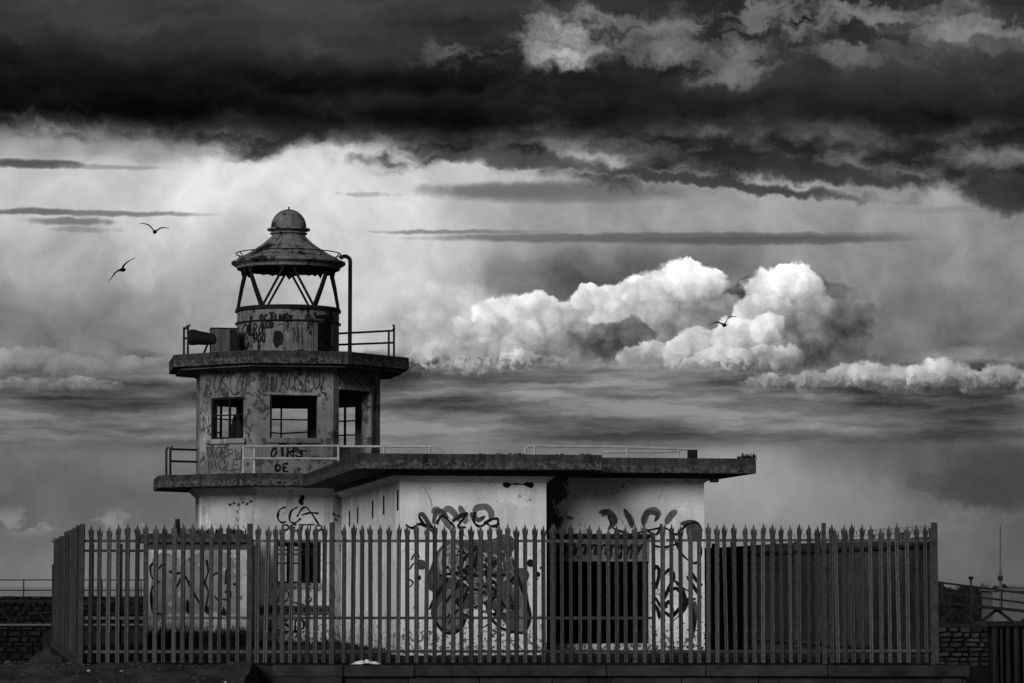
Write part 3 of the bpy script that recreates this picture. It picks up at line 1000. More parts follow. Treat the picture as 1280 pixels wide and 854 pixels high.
# gallery, left
railing([[lp(232, 411, .3), lp(234, 408, -.4), lp(238, 406.5, -.4)], [lp(229.5, 424, .3), lp(236, 422, -.4)]],
        [[Vector((lp(230, 430, .3).x, .3, zt)), lp(230, 409, .3)], [Vector((lp(235, 430, -.4).x, -.4, zt)), lp(235, 407.5, -.4)]], M_raild)
# balcony, left
zl = 3.935
railing([[lp(213, 561.5, -1.0), lp(246, 562.5, -.2)], [lp(213, 576.5, -1.0), lp(246, 577.5, -.2)]],
        [[Vector((lp(208, 575, -1.0).x, -1.0, zl)), lp(208, 562, -1.0), lp(210.5, 559, -1.0)], [Vector((lp(213, 575, -.8).x, -.8, zl)), lp(213, 560, -.8), lp(216, 558, -.8)]], M_raild)
# balcony, pale rail across the front of the tower
railing([[lp(304, 558, -2.9), lp(420, 557.5, -2.95), lp(427, 557.5, -2.9)], [lp(304, 573, -2.9), lp(424, 573.5, -2.95)]],
        [[Vector((lp(304.5, 575, -2.9).x, -2.9, zl)), lp(304.5, 557, -2.9)], [Vector((lp(318, 575, -2.86).x, -2.86, zl)), lp(318, 558, -2.86)],
         [Vector((lp(423, 575, -2.95).x, -2.95, zl - .02)), lp(423, 556.5, -2.95)]], M_rail)
# main roof, left piece running back from the tower door
railing([[lp(424, 558, -2.9), lp(540, 558.5, -4.5), lp(549, 559.5, -4.5), lp(553, 564, -4.5), Vector((lp(553.5, 565, -4.5).x, -4.5, 3.93))]],
        [[Vector((lp(537, 566, -4.5).x, -4.5, 3.93)), lp(537, 558.6, -4.5)], [Vector((lp(480, 566, -3.7).x, -3.7, 3.93)), lp(480, 558.4, -3.7)]], M_rail)
# main roof, right piece
railing([[Vector((lp(655.5, 568, -9).x, -9, 3.93)), lp(656, 562, -9), lp(660, 558.3, -9), lp(668, 557.5, -9), lp(783, 559, -9), lp(860, 561.5, -9)], [lp(752, 565.3, -9), lp(848, 564.6, -9)]],
        [[Vector((lp(668, 566, -9).x, -9, 3.93)), lp(668, 557.5, -9)], [Vector((lp(784, 566, -9).x, -9, 3.93)), lp(784, 558.5, -9)], [Vector((lp(848, 566, -9).x, -9, 3.94)), lp(848, 561, -9)]], M_rail)
c = lp(865.5, 570, -10.5)
b = MB(); b.box(c.x - .09, c.x + .09, -10.59, -10.41, 3.942, 4.20); b.build('vent_block', M_iron, LH)


def world_of(p):
    return LH_M @ Vector(p)


LH_M = Matrix.Translation(TC) @ Matrix.Rotation(ALPHA, 4, 'Z')
# fog horn and its box stand on the gallery
gp = lp(262, 438, -.9)
horn = thing('fog_horn', 'dark iron fog horn trumpet on the gallery, pointing left', 'fog horn', world_of((gp.x, -.9, 6.80)), ALPHA)
L0 = lp(236, 423, -.9).x - gp.x; zc = lp(250, 423, -.9).z - 6.80
b = MB()
b.tube([(L0, 0, zc + .02), (L0 + .03, 0, zc + .02), (L0 + .13, 0, zc + .02), (L0 + .22, 0, zc + .01), (L0 + .45, 0, zc - .01), (L0 + .60, 0, zc - .02)], [.16, .19, .19, .17, .15, .13], 18)
b.build('trumpet', M_iron, horn, smooth=True)
MB().tube([(L0 - .006, 0, zc + .02), (L0 - .001, 0, zc + .02)], .12, 18).build('mouth', M_black, horn)
b = MB(); b.bar((L0 + .34, 0, 0), (L0 + .46, 0, zc - .1), .16, .05).bar((L0 + .30, 0, .02), (L0 + .52, 0, .02), .2, .04); b.build('bracket', M_iron, horn)
bx0, bx1 = lp(264, 425, -.95).x, lp(297, 425, -.95).x
zb = lp(280, 411, -.95).z
box = thing('machinery_box', 'weathered metal box on the gallery between the horn and lantern', 'metal box', world_of(((bx0 + bx1) / 2, -.7, 6.80)), ALPHA)
hw = (bx1 - bx0) / 2
MB().box(-hw, hw, -.25, .35, 0, zb - 6.80).build('casing', M_wood, box, bevel=.01)
MB().box(-hw - .012, hw + .02, -.27, .37, zb - 6.799, zb - 6.775).build('lid', M_iron, box)
MB().box(hw * .40, hw - .01, -.262, -.252, .01, zb - 6.82).build('dark_panel', M_iron, box)

# ------------------------------------------------------------------ graffiti: strokes of paint lying on the walls
FONT = {
    'R': [[(.02, -.12), (.14, .5), (.10, .98), (.34, 1.05), (.48, .8), (.30, .52), (.16, .46), (.42, .3), (.66, 0)]],
    'A': [[(.58, .86), (.30, .98), (.06, .5), (.24, .05), (.52, .4), (.58, .86), (.56, .25), (.74, .02)]],
    'S': [[(.58, .9), (.34, 1.05), (.10, .8), (.34, .52), (.58, .25), (.32, -.05), (.04, .15)]],
    'C': [[(.62, .84), (.38, 1.03), (.08, .6), (.18, .08), (.46, 0), (.68, .2)]],
    'L': [[(.30, 1.1), (.20, .5), (.10, .02), (.46, -.03), (.80, -.16)]],
    'J': [[(.1, 1.0), (.6, .98)], [(.42, 1.0), (.44, .3), (.26, -.08), (.05, .1)]],
    'O': [[(.35, 1), (.08, .55), (.28, .02), (.58, .4), (.5, .9), (.3, .98)]],
    'H': [[(.1, 1), (.1, 0)], [(.55, 1), (.55, 0)], [(.1, .5), (.55, .52)]],
    'N': [[(.08, 0), (.1, 1), (.5, .05), (.55, 1)]],
    'T': [[(.02, .98), (.62, 1)], [(.32, 1), (.28, 0)]],
    'I': [[(.2, 1), (.2, 0)]],
    'D': [[(.1, 0), (.1, 1), (.5, .8), (.55, .3), (.1, 0)]],
    'E': [[(.55, 1), (.1, .95), (.1, .02), (.6, 0)], [(.1, .5), (.45, .5)]],
    'B': [[(.1, 0), (.1, 1), (.5, .85), (.15, .52), (.58, .3), (.1, 0)]],
    'V': [[(.05, 1), (.3, 0), (.55, 1)]],
    'W': [[(.02, 1), (.16, 0), (.32, .7), (.48, 0), (.64, 1)]],
    'P': [[(.1, 0), (.1, 1), (.5, .9), (.5, .55), (.12, .5)]],
    'U': [[(.08, 1), (.1, .2), (.35, 0), (.55, .25), (.56, 1)]],
    'X': [[(.05, 1), (.55, 0)], [(.55, 1), (.05, 0)]],
    'a': [[(.0, 0), (.3, 1.1), (.62, -.05)], [(-.05, .38), (.95, .5)]],
}


def smooth_path(pts, n=5):
    if len(pts) < 3:
        return pts
    out = []
    for i in range(len(pts) - 1):
        p0, p1, p2, p3 = pts[max(i - 1, 0)], pts[i], pts[i + 1], pts[min(i + 2, len(pts) - 1)]
        for j in range(n):
            t = j / n
            out.append(tuple(.5 * (2 * p1[q] + (p2[q] - p0[q]) * t + (2 * p0[q] - 5 * p1[q] + 4 * p2[q] - p3[q]) * t * t + (3 * p1[q] - p0[q] - 3 * p2[q] + p3[q]) * t ** 3) for q in (0, 1)))
    out.append(pts[-1])
    return out


def ribbon(b, pts3, n, w, off):
    m = len(pts3)
    w0 = w
    vs = []
    for i, p in enumerate(pts3):
        t = (pts3[min(i + 1, m - 1)] - pts3[max(i - 1, 0)])
        if t.length < 1e-6:
            t = Vector((1, 0, 0))
        t.normalize()
        s = n.cross(t).normalized()
        o = n * (off + .002 * i / m)
        w = w0 * (1 + .28 * math.sin(i * .9 + p.x * 7 + p.z * 5))
        if w0 > .055:
            e_ = min(i, m - 1 - i) / (m - 1)
            w = w0 * (.22 + .78 * math.sin(math.pi / 2 * min(1, e_ * 3.2)) ** .8)
        vs += [p + s * w / 2 + o, p - s * w / 2 + o]
    b.add(vs, [(2 * i, 2 * i + 1, 2 * i + 3, 2 * i + 2) for i in range(m - 1)])


def strokes(name, paths, plane, w, mat, parent=None, off=.004, soft=True):
    """paths in photograph pixels, carried onto the wall plane (normal, distance)"""
    n, dist = Vector(plane[0]), plane[1]
    if w >= .1 and len(paths) > 1:
        for q, path in enumerate(paths):
            strokes(name, [path], plane, w, mat, parent, off + .0006 * q, soft)
        return
    b = MB()
    for j, path in enumerate(paths):
        if soft:
            path = smooth_path(path)
        ribbon(b, [lhit(x, y, n, dist) for x, y in path], n, w, off + .0006 * (j % 6))
    return b.build(name, mat, parent or LH)


def text_paths(txt, x0, x1, ytop, ybot, slant=0.0, dy=0.0):
    n = len(txt)
    step = (x1 - x0) / n
    out = []
    rt = random.Random(txt + str(int(x0)))
    for i, ch in enumerate(txt):
        if ch == ' ':
            continue
        a_, s_, d_ = rt.uniform(-.25, .35), rt.uniform(.85, 1.2), rt.uniform(-.10, .10)
        for st in FONT[ch]:
            out.append([(x0 + step * (i + u * 1.45 * s_ + (slant + a_) * (v - .5) * .6 + rt.uniform(-.05, .05)), ybot + (ytop - ybot) * (v * s_ + d_ + rt.uniform(-.04, .04))) for u, v in st])
    return out


def blob(name, outline, plane, mat, off, parent=None, soft=True):
    n, dist = Vector(plane[0]), plane[1]
    pts = smooth_path(list(outline) + [outline[0]], 4)[:-1] if soft else outline
    vs = [lhit(x, y, n, dist) + n * off for x, y in pts]
    cen = sum(vs, Vector()) / len(vs)
    m = len(vs)
    return MB().add(vs + [cen], [(i, (i + 1) % m, m) for i in range(m)]).build(name, mat, parent or LH)


PF, PFL, PFR = (facet_frame(6)[0], TW / 2), (facet_frame(5)[0], TW / 2), (facet_frame(7)[0], TW / 2)
PM, PR, PA = ((0, -1, 0), 13.0), ((0, -1, 0), -VR), ((0, -1, 0), -AV)
strokes('graffiti', text_paths('RASCAL', 257, 315, 470, 492), PFL, .034, M_scrawl)
strokes('graffiti', [[(283, 466), (287, 463), (292, 465), (290, 469), (285, 469), (283, 466)]], PFL, .04, M_scrawl)
strokes('graffiti', text_paths('JOHN', 321, 346, 473, 490), PF, .032, M_scrawl)
strokes('graffiti', text_paths('RASCAL', 350, 410, 469, 489), PF, .034, M_scrawl)
strokes('graffiti', text_paths('RASCAL', 423, 470, 467, 481), PFR, .032, M_scrawl)
strokes('graffiti', [[(318, 490), (323, 496), (326, 491), (330, 495), (334, 491), (346, 492)]], PF, .03, M_scrawl)
strokes('graffiti', text_paths('WADPW', 260, 302, 561, 573) + text_paths('HOLE', 263, 300, 576, 588) + [[(259, 560), (262, 592)], [(303, 561), (300, 592)], [(281, 560), (282, 592)]], PFL, .026, M_scrawl)
strokes('graffiti', text_paths('N', 254, 262, 523, 540), PFL, .028, M_scrawl)
strokes('graffiti', text_paths('OTHS', 338, 378, 558, 572) + text_paths('DE', 344, 362, 580, 590), PF, .048, M_black)
strokes('graffiti', [[(371, 560), (362, 566), (372, 575), (378, 569), (368, 563), (384, 564)]], PF, .03, M_black)
strokes('graffiti', [[(357, 634), (350, 637), (347, 646), (351, 653), (358, 652)], [(372, 634), (364, 639), (362, 650), (368, 654), (376, 648)],
                     [(371, 646), (382, 634), (398, 655)], [(377, 644), (388, 641), (398, 642)]], PF, .042, M_black)
strokes('graffiti', text_paths('DETTA', 352, 404, 656, 664), PF, .036, M_black)
strokes('graffiti', [[(376, 619), (378, 622), (376, 627), (379, 631)]], PF, .11, M_black)
for x, y in ((417, 643), (420, 650), (423, 645)):
    blob('stain', [(x - 2, y - 1), (x, y - 2), (x + 2, y), (x, y + 2)], PF, M_black, .004)
strokes('graffiti', text_paths('VOLLST', 343, 400, 739, 754), PF, .028, M_black)
strokes('graffiti', text_paths('ESD', 337, 383, 772, 789), PF, .05, M_black)
strokes('graffiti', [[(334, 770), (336, 790), (352, 791), (384, 788), (383, 772)]], PF, .02, M_black)
# left facet of the foot: flaked marks near the top
for x, y in ((288, 631), (293, 629), (299, 631), (304, 628), (309, 630), (314, 627)):
    blob('stain', [(x - 3, y), (x, y - 2), (x + 2, y), (x - 1, y + 2)], PFL, M_gdark, .004)
# annex mural: large pale letters with black edges and dots
blob('mural_fill', [(190, 700), (205, 690), (232, 700), (262, 684), (292, 700), (299, 740), (292, 768), (262, 764), (240, 768), (215, 766), (191, 770)], PA, M_fill, .004)
for x, y, r_ in ((226, 703, 3), (250, 706, 2.4), (280, 712, 2.6), (294, 714, 3), (214, 755, 4), (225, 743, 3.5)):
    blob('mural_dot', [(x - r_, y), (x, y - r_ * 1.2), (x + r_, y), (x, y + r_ * 1.2)], PA, M_glight, .008)
strokes('graffiti', [[(194, 703), (188, 708), (190, 722), (200, 728)], [(191, 732), (188, 745), (192, 763), (206, 769)], [(198, 711), (205, 703)], [(211, 714), (218, 717), (226, 716)],
                     [(228, 720), (220, 735), (218, 740)], [(236, 698), (240, 708), (237, 728), (231, 720), (240, 738), (250, 755)], [(258, 700), (260, 715), (256, 728), (260, 740), (257, 760)],
                     [(262, 724), (268, 718), (272, 716)], [(283, 712), (282, 730)], [(281, 741), (287, 738), (286, 749), (278, 749)], [(268, 745), (274, 753)], [(291, 730), (297, 731)]], PA, .045, M_black, off=.010)
for o_ in ([(189, 735), (192, 752), (198, 768), (191, 768), (187, 750)], [(233, 748), (239, 757), (241, 768), (232, 764)], [(256, 758), (266, 760), (262, 768), (256, 765)], [(279, 758), (284, 768), (277, 769)]):
    blob('mural_shadow', o_, PA, M_black, .014)
# front wall: tall shaded letters above, a great tangled figure below
for mt, w, paths in ((M_gmid, .13, [[(540, 642), (546, 637), (556, 650), (563, 662)], [(553, 640), (560, 636), (566, 640), (575, 652)], [(574, 632), (580, 645), (582, 655)],
                                    [(592, 642), (596, 635), (608, 634), (614, 642), (612, 652)]]),
                     (M_gdark, .09, [[(523, 645), (528, 643), (536, 655), (541, 661)], [(541, 655), (545, 641), (552, 639), (560, 648)], [(566, 650), (575, 645), (585, 643)], [(593, 655), (590, 642), (597, 650), (606, 645)]]),
                     (M_black, .045, [[(507, 656), (515, 660), (525, 655), (540, 664)], [(523, 645), (530, 655), (546, 662)], [(545, 655), (552, 645), (562, 652), (568, 660)], [(565, 652), (584, 641), (572, 658), (582, 659)],
                                      [(594, 640), (592, 652), (600, 658), (612, 650), (622, 649), (620, 660)], [(605, 652), (615, 658), (624, 654)]])):
    strokes('graffiti', paths, PM, w, mt, off={M_gmid: .004, M_gdark: .010, M_black: .016}[mt])
blob('mural_fill', [(536, 715), (546, 690), (560, 678), (585, 678), (605, 676), (628, 672), (642, 680), (640, 695), (650, 712), (658, 735), (662, 765), (655, 790), (640, 790), (625, 772), (610, 758), (595, 756), (582, 768), (570, 788), (552, 786), (538, 768), (545, 745), (535, 735)], PM, M_gdark, .004)
blob('mural_fill', [(548, 692), (560, 680), (578, 682), (586, 700), (576, 720), (556, 722), (546, 708)], PM, M_gmid, .008)
blob('mural_fill', [(620, 672), (630, 668), (641, 672), (643, 684), (636, 694), (622, 690)], PM, M_gdark, .009)
blob('mural_fill', [(632, 690), (642, 705), (652, 735), (661, 765), (655, 788), (643, 784), (645, 755), (636, 720)], PM, M_gmid, .010)
blob('mural_fill', [(565, 725), (556, 745), (545, 765), (550, 782), (566, 786), (578, 770), (570, 750)], PM, M_gmid, .010)
blob('mural_fill', [(592, 722), (602, 722), (606, 745), (600, 757), (592, 750)], PM, M_gmid, .010)
for (x, y, r_) in ((526, 706, 6), (542, 728, 9), (652, 720, 9), (663, 704, 4.5), (672, 718, 3), (676, 710, 1.6), (523, 722, 3), (521, 732, 2.5)):
    blob('mural_dot', [(x - r_, y), (x - r_ * .7, y - r_ * .8), (x, y - r_ * 1.1), (x + r_ * .8, y - r_ * .7), (x + r_, y), (x + r_ * .6, y + r_ * .9), (x, y + r_), (x - r_ * .7, y + r_ * .8)], PM, M_black if r_ < 5 else M_gdark, .013)
arcs = []
for r_ in (8, 13, 18):
    arcs.append([(566 + r_ * math.cos(t) * .9, 702 + r_ * math.sin(t) * 1.1) for t in [R(100 + 24 * q) for q in range(11)]])
strokes('graffiti', arcs, PM, .045, M_glight, off=.014)
tang = [[(548, 720), (575, 716), (600, 720), (640, 718)], [(590, 680), (580, 700), (572, 730), (552, 760)], [(600, 680), (608, 705), (618, 740), (630, 770)], [(596, 690), (586, 735), (560, 780)],
        [(536, 762), (545, 745), (560, 722)], [(640, 700), (650, 730), (662, 768), (656, 790)], [(585, 742), (610, 742)], [(615, 720), (626, 752), (634, 760)], [(570, 690), (590, 688), (596, 682)],
        [(606, 748), (612, 770), (628, 786), (655, 792)], [(540, 770), (555, 790), (575, 786), (586, 758)], [(628, 692), (645, 720)], [(560, 735), (590, 730), (612, 735)], [(575, 705), (600, 712), (620, 700)]]
strokes('graffiti', tang, PM, .060, M_black, off=.018)
r9 = random.Random(11)
bits = []
for q in range(110):
    x, y = r9.uniform(560, 645), r9.uniform(690, 770)
    bits.append([(x, y), (x + r9.uniform(-5, 5), y + r9.uniform(-4, 4)), (x + r9.uniform(-7, 7), y + r9.uniform(-6, 6))])
strokes('graffiti', bits[:50], PM, .040, M_black, off=.024)
strokes('graffiti', bits[50:80], PM, .034, M_glight, off=.027)
strokes('graffiti', bits[80:], PM, .050, M_gmid, off=.022)
strokes('graffiti', [[(514, 700), (520, 690), (524, 697)], [(512, 712), (518, 704), (526, 712)], [(508, 722), (516, 728), (512, 734)], [(600, 770), (606, 764), (612, 776), (604, 784), (598, 776)], [(610, 786), (620, 790), (614, 796)]], PM, .028, M_black)
for o_ in ([(628, 604), (632, 603), (637, 604), (638, 607), (634, 610), (629, 608)], [(653, 605), (658, 603), (664, 602), (667, 606), (665, 610), (660, 609), (656, 607)]):
    blob('broken_fixture', o_, PM, M_black, .012)
strokes('broken_fixture', [[(634, 606), (645, 605), (658, 606)]], PM, .030, M_black, off=.010)
# recess wall
for mt, w, paths in ((M_gmid, .14, [[(752, 645), (760, 640), (768, 650), (762, 660)], [(782, 640), (788, 650), (790, 658)], [(806, 655), (808, 642), (818, 638), (826, 644)], [(832, 655), (838, 645), (846, 638)]]),
                     (M_gdark, .10, [[(748, 641), (758, 640), (768, 650), (760, 662)], [(780, 636), (786, 648), (790, 660)], [(805, 660), (804, 648), (812, 640), (822, 644), (818, 652)], [(830, 660), (834, 648)], [(850, 655), (866, 653), (876, 660)]]),
                     (M_black, .040, [[(766, 660), (775, 664), (790, 668), (805, 664), (830, 660), (845, 668), (858, 656), (872, 654), (877, 664)], [(838, 660), (850, 690), (868, 704), (876, 690), (870, 665)], [(816, 682), (830, 684), (845, 680), (850, 676)],
                                      [(760, 645), (764, 656)], [(806, 662), (820, 668), (826, 655)]])):
    strokes('graffiti', paths, PR, w, mt, off={M_gmid: .004, M_gdark: .010, M_black: .016}[mt])
blob('mural_fill', [(858, 656), (870, 653), (877, 660), (876, 676), (866, 676), (858, 668)], PR, M_gdark, .008)
scr = [[(815, 720), (820, 708), (824, 716), (819, 735), (814, 728)], [(814, 752), (822, 762), (824, 774)], [(818, 745), (828, 760), (836, 752), (842, 765)], [(828, 722), (836, 712), (842, 720), (836, 735), (828, 750), (826, 738)],
       [(836, 740), (846, 736), (856, 752), (848, 762)], [(842, 725), (852, 735), (858, 750), (870, 748)], [(848, 770), (856, 760), (862, 745)], [(862, 712), (870, 725), (878, 732)], [(858, 720), (868, 735), (877, 748)],
       [(864, 755), (868, 775), (866, 790)], [(830, 764), (840, 770), (852, 756)], [(838, 780), (848, 770)]]
strokes('graffiti', scr, PR, .075, M_black)
strokes('graffiti', [[(835, 715), (841, 709)], [(845, 730), (866, 742)], [(826, 745), (834, 760)]], PR, .13, M_black, off=.012)
blob('stain', [(862, 756), (870, 752), (871, 775), (867, 795), (864, 780)], PR, M_gdark, .006)
PS = ((0, -1, 0), -(VR + .10))
strokes('graffiti', [[(697 + 13 * q, 699), (700 + 13 * q, 684), (706 + 13 * q, 682), (704 + 13 * q, 694), (712 + 13 * q, 680)] for q in range(8)], PS, .045, M_black, off=.004)
# drum scrawls
def drum_strokes(paths, w, mat):
    b = MB()
    for j, path in enumerate(paths):
        pts = [dpt(x, y) for x, y in smooth_path(path, 3)]
        m = len(pts); vs = []
        for i, p in enumerate(pts):
            n = Vector((p.x, p.y, 0)).normalized()
            t = pts[min(i + 1, m - 1)] - pts[max(i - 1, 0)]
            s = n.cross(t).normalized()
            o_ = n * (.012 + .001 * (j % 4) + .001 * i / m)
            vs += [p + s * w / 2 + o_, p - s * w / 2 + o_]
        b.add(vs, [(2 * i, 2 * i + 1, 2 * i + 3, 2 * i + 2) for i in range(m - 1)])
    b.build('graffiti', mat, drum)


drum_strokes(text_paths('OCTINEX', 324, 367, 393, 402), .045, M_black)
drum_strokes(text_paths('OERA', 303, 330, 405, 418) + text_paths('PDA', 318, 332, 416, 428) + text_paths('SUB', 326, 344, 403, 410), .034, M_black)
drum_strokes(text_paths('NH', 366, 378, 412, 431) + [[(345, 408), (352, 405), (360, 409), (354, 413)], [(302, 395), (306, 400), (301, 406)]], .024, M_scrawl)
drum_strokes([[(300, 424), (301, 438)], [(311, 428), (309, 436), (305, 432)]], .07, M_black)

# weeds on the roofs and at the foot of the walls
def tuft(b, c, h, n, r, lean=.5):
    for q in range(n):
        a = r.uniform(0, 6.28); l = h * r.uniform(.5, 1.1); s = lean * l * r.uniform(.2, 1)
        p = Vector(c) + Vector((r.uniform(-.08, .08), r.uniform(-.08, .08), 0))
        e = p + Vector((math.cos(a) * s, math.sin(a) * s, l)); m_ = (p + e) / 2 + Vector((0, 0, l * .12))
        w = Vector((-math.sin(a), math.cos(a), 0)) * r.uniform(.008, .02)
        b.add([p - w, p + w, m_ + w * .8, e, m_ - w * .8], [(0, 1, 2, 4), (4, 2, 3)])


r3 = random.Random(21)
b = MB()
for px in range(928, 944, 2):
    q = lp(px, 570, -12.3); tuft(b, world_of((q.x, -12.2, 3.935)), r3.uniform(.06, .16), 9, r3)
for px in (641, 645, 648, 652, 624, 462, 466, 600, 700, 730, 735):
    q = lp(px, 567, -13.6); tuft(b, world_of((q.x, -13.6, 3.925)), .05, 8, r3)
for q in range(26):
    x = r3.uniform(-2.9, -1.3); tuft(b, world_of((x, AV + r3.uniform(0, .5), 2.51)), .14, 10, r3, .9)
tag(b.build('roof_weeds', M_weed), 'small weeds sprouting along the edges of the flat roofs', 'weeds', kind='stuff')
b = MB()
for q in range(520):
    t = r3.random()
    if t < .62:
        x = r3.uniform(-3.5, -1.2); y = AV - r3.uniform(.05, .6); h_ = r3.uniform(.15, .55)
    elif t < .8:
        x = r3.uniform(-1.2, 1.1); y = -2.3 - r3.uniform(0, .5); h_ = r3.uniform(.05, .16)
    else:
        x = r3.uniform(.7, 1.05); y = r3.uniform(-13, -2.5); h_ = r3.uniform(.05, .14)
    tuft(b, world_of((x, y, -.03)), h_, 9, r3, .7)
for q in range(420):
    x = r3.uniform(-7.2, 7.3); tuft(b, (x, 51.4 + r3.uniform(.2, 5.5), -.03), r3.uniform(.03, .10), 6, r3, .8)
tag(b.build('yard_weeds', M_weed), 'dark weeds growing at the foot of the lighthouse walls', 'weeds', kind='stuff')
# ------------------------------------------------------------------ palisade fence along the front
FY = 51.4
PXM = FPX / FY


def fx(px):
    return (px - 640.0) / FPX * FY


def pale_mesh(variant):
    b = MB()
    sec = [(-.038, .014), (-.022, -.006), (0, .006), (.022, -.006), (.038, .014)]
    z0, z1 = .02, 2.19
    vs = []
    for z in (z0, z1):
        vs += [(x, y, z) for x, y in sec] + [(x, y + .004, z) for x, y in reversed(sec)]
    n = 10
    b.add(vs, [(i, (i + 1) % n, (i + 1) % n + n, i + n) for i in range(n)] + [tuple(range(n - 1, -1, -1))])
    sp = (.050, .046, .056)[variant]

    def prong(base, tip, wid):
        (xa, ya), (xb, yb) = base
        tx, ty, tz = tip
        mid = ((xa + xb) / 2 + (tx - (xa + xb) / 2) * .45, (ya + yb) / 2 + (ty - (ya + yb) / 2) * .45, z1 + (tz - z1) * .52)
        vs = []
        for yo in (0, .004):
            vs += [(xa, ya + yo, z1), (xb, yb + yo, z1), (mid[0] + wid, mid[1] + yo, mid[2]), (tx, ty + yo, tz), (mid[0] - wid, mid[1] + yo, mid[2])]
        b.add(vs, [(0, 1, 2, 3, 4), (9, 8, 7, 6, 5), (0, 5, 6, 1), (1, 6, 7, 2), (2, 7, 8, 3), (3, 8, 9, 4), (4, 9, 5, 0)])
    prong(((-.038, .014), (-.012, -.004)), (-sp * .8, -.02, z1 + (.165, .15, .17)[variant]), .020)
    prong(((-.014, -.004), (.014, -.004)), ((-.004, .004, 0)[variant], .0, z1 + (.24, .235, .225)[variant]), .027)
    prong(((.012, -.004), (.038, .014)), (sp * .85, -.03, z1 + (.165, .175, .15)[variant]), .016)
    for zz in (.20, .225, 2.11, 2.135):
        b.box(-.007, .007, -.012, .004, zz - .006, zz + .006)
    me = bpy.data.meshes.new('pale')
    me.from_pydata(b.v, [], b.f); me.update(); me.materials.append(M_pale)
    return me


PALES = [pale_mesh(v) for v in range(3)]
fence = thing('palisade_fence', 'long dark steel palisade fence with splayed spear tops standing on the plinth', 'fence', (0, FY, 0))
rp = random.Random(3)


def pale(px, h=1.0):
    o = bpy.data.objects.new('pale', rp.choice(PALES))
    o.location = (fx(px + rp.uniform(-.5, .5)), rp.uniform(-.006, .004), 0)
    lean = rp.choice((0, 0, 0, 0, 1)) * rp.uniform(-.016, .016)
    if rp.random() < .06:
        h *= rp.uniform(.955, .98)
    o.rotation_euler = (rp.uniform(-.006, .006), rp.uniform(-.004, .004) + lean, rp.uniform(-.30, .30))
    o.scale = (rp.uniform(.92, 1.12), 1, h * rp.uniform(.988, 1.008))
    C.objects.link(o); o.parent = fence


px = 114.8
while px < 308:
    pale(px); px += 11.52
px = 323.2
while px < 410:
    pale(px); px += 10.35
px = 430.0
while px < 1024:
    pale(px); px += 11.37
for px in (690.5, 1039.0, 1046.3):
    pale(px)
px = 1054.0
while px < 1163:
    pale(px); px += 11.40
for p0, p1, z in ((104, 313, 2.12), (313, 415, 2.12), (415, 830, 2.12), (830, 1170, 2.13), (104, 313, .79), (313, 415, .79), (415, 816, .79), (104, 313, .21), (313, 415, .21), (415, 1029, .215), (1029, 1170, .225)):
    b = MB(); b.box(fx(p0) + .03, fx(p1) - .03, .016, .022, z - .024, z + .024).box(fx(p0) + .03, fx(p1) - .03, .0225, .06, z + .018, z + .024)
    b.build('rail', M_pale, fence)
for p0, w, h in ((104, .075, 2.42), (313, .092, 2.42), (415.5, .088, 2.44), (1029, .066, 2.43), (1167, .098, 2.44)):
    b = MB()
    x = fx(p0)
    b.box(x - w / 2, x + w / 2, -.03, -.022, 0, h).box(x - w / 2, x + w / 2, .06, .068, 0, h).box(x - .004, x + .004, -.0215, .0595, 0, h - .002)
    b.build('post', M_post, fence)

# solid steel hoardings down both sides
def hoarding(name, label, p, ang, count, pw, hts, side=1, low=.09):
    t = thing(name, label, 'fence', (p[0], p[1], 0), ang)        # local x runs away from the corner
    r_ = random.Random(len(label))
    for i in range(count):
        x0 = i * pw + .03; x1 = (i + 1) * pw - .03
        h = hts + r_.uniform(-.03, .03)
        n = 12
        pts = []
        for j in range(n * 4 + 1):
            xx = x0 + (x1 - x0) * j / (n * 4)
            pts.append((xx, (.0, .03, .03, 0)[j % 4]))
        b = MB()
        m = len(pts)
        b.add([(x, y, low) for x, y in pts] + [(x, y, h) for x, y in pts], [(j, j + 1, j + 1 + m, j + m) for j in range(m - 1)])
        b.build('steel_panel', M_sheet, t)
        b = MB(); b.box(i * pw - .035, i * pw + .035, -.03, .06 if side > 0 else .05, -.1, hts + (.10 if side > 0 else .03) + r_.uniform(-.02, .05)); b.build('post', M_post, t)
    for z in (.22, hts - .16):
        b = MB(); b.box(0, count * pw, .032 if side > 0 else -.05, .075 if side > 0 else -.005, z - .03, z + .03); b.build('rail', M_sheet, t)
    b = MB(); b.box(0, count * pw, -.05, .07, -.1, .10); b.build('kerb', M_soil, t)
    return t


hoarding('steel_hoarding', 'solid dark steel panel fence running back from the left end of the palisade', (fx(103), FY + .05), math.pi / 2 + R(10.3), 10, 1.72, 2.36, -1)
hoarding('steel_hoarding', 'solid dark steel panel fence running back from the right end of the palisade', (fx(1166), FY + .10), math.pi / 2 + R(9.6), 10, 1.80, 2.20)
# barbed top of the right hoarding
b = MB()
r4 = random.Random(9)
d9 = Vector((-math.sin(R(9.6)), math.cos(R(9.6)), 0))
p9 = Vector((fx(1166), FY + .1, 2.28))
wire = thing('barbed_wire', 'coil of barbed wire along the top of the right hand steel fence', 'barbed wire', p9)
pts = [d9 * (.3 + .028 * q) + Vector((math.sin(q * .7) * .06, 0, .05 + math.cos(q * .7) * .06)) for q in range(330)]
b.tube(pts, .004, 4); b.build('coil', M_raild, wire)
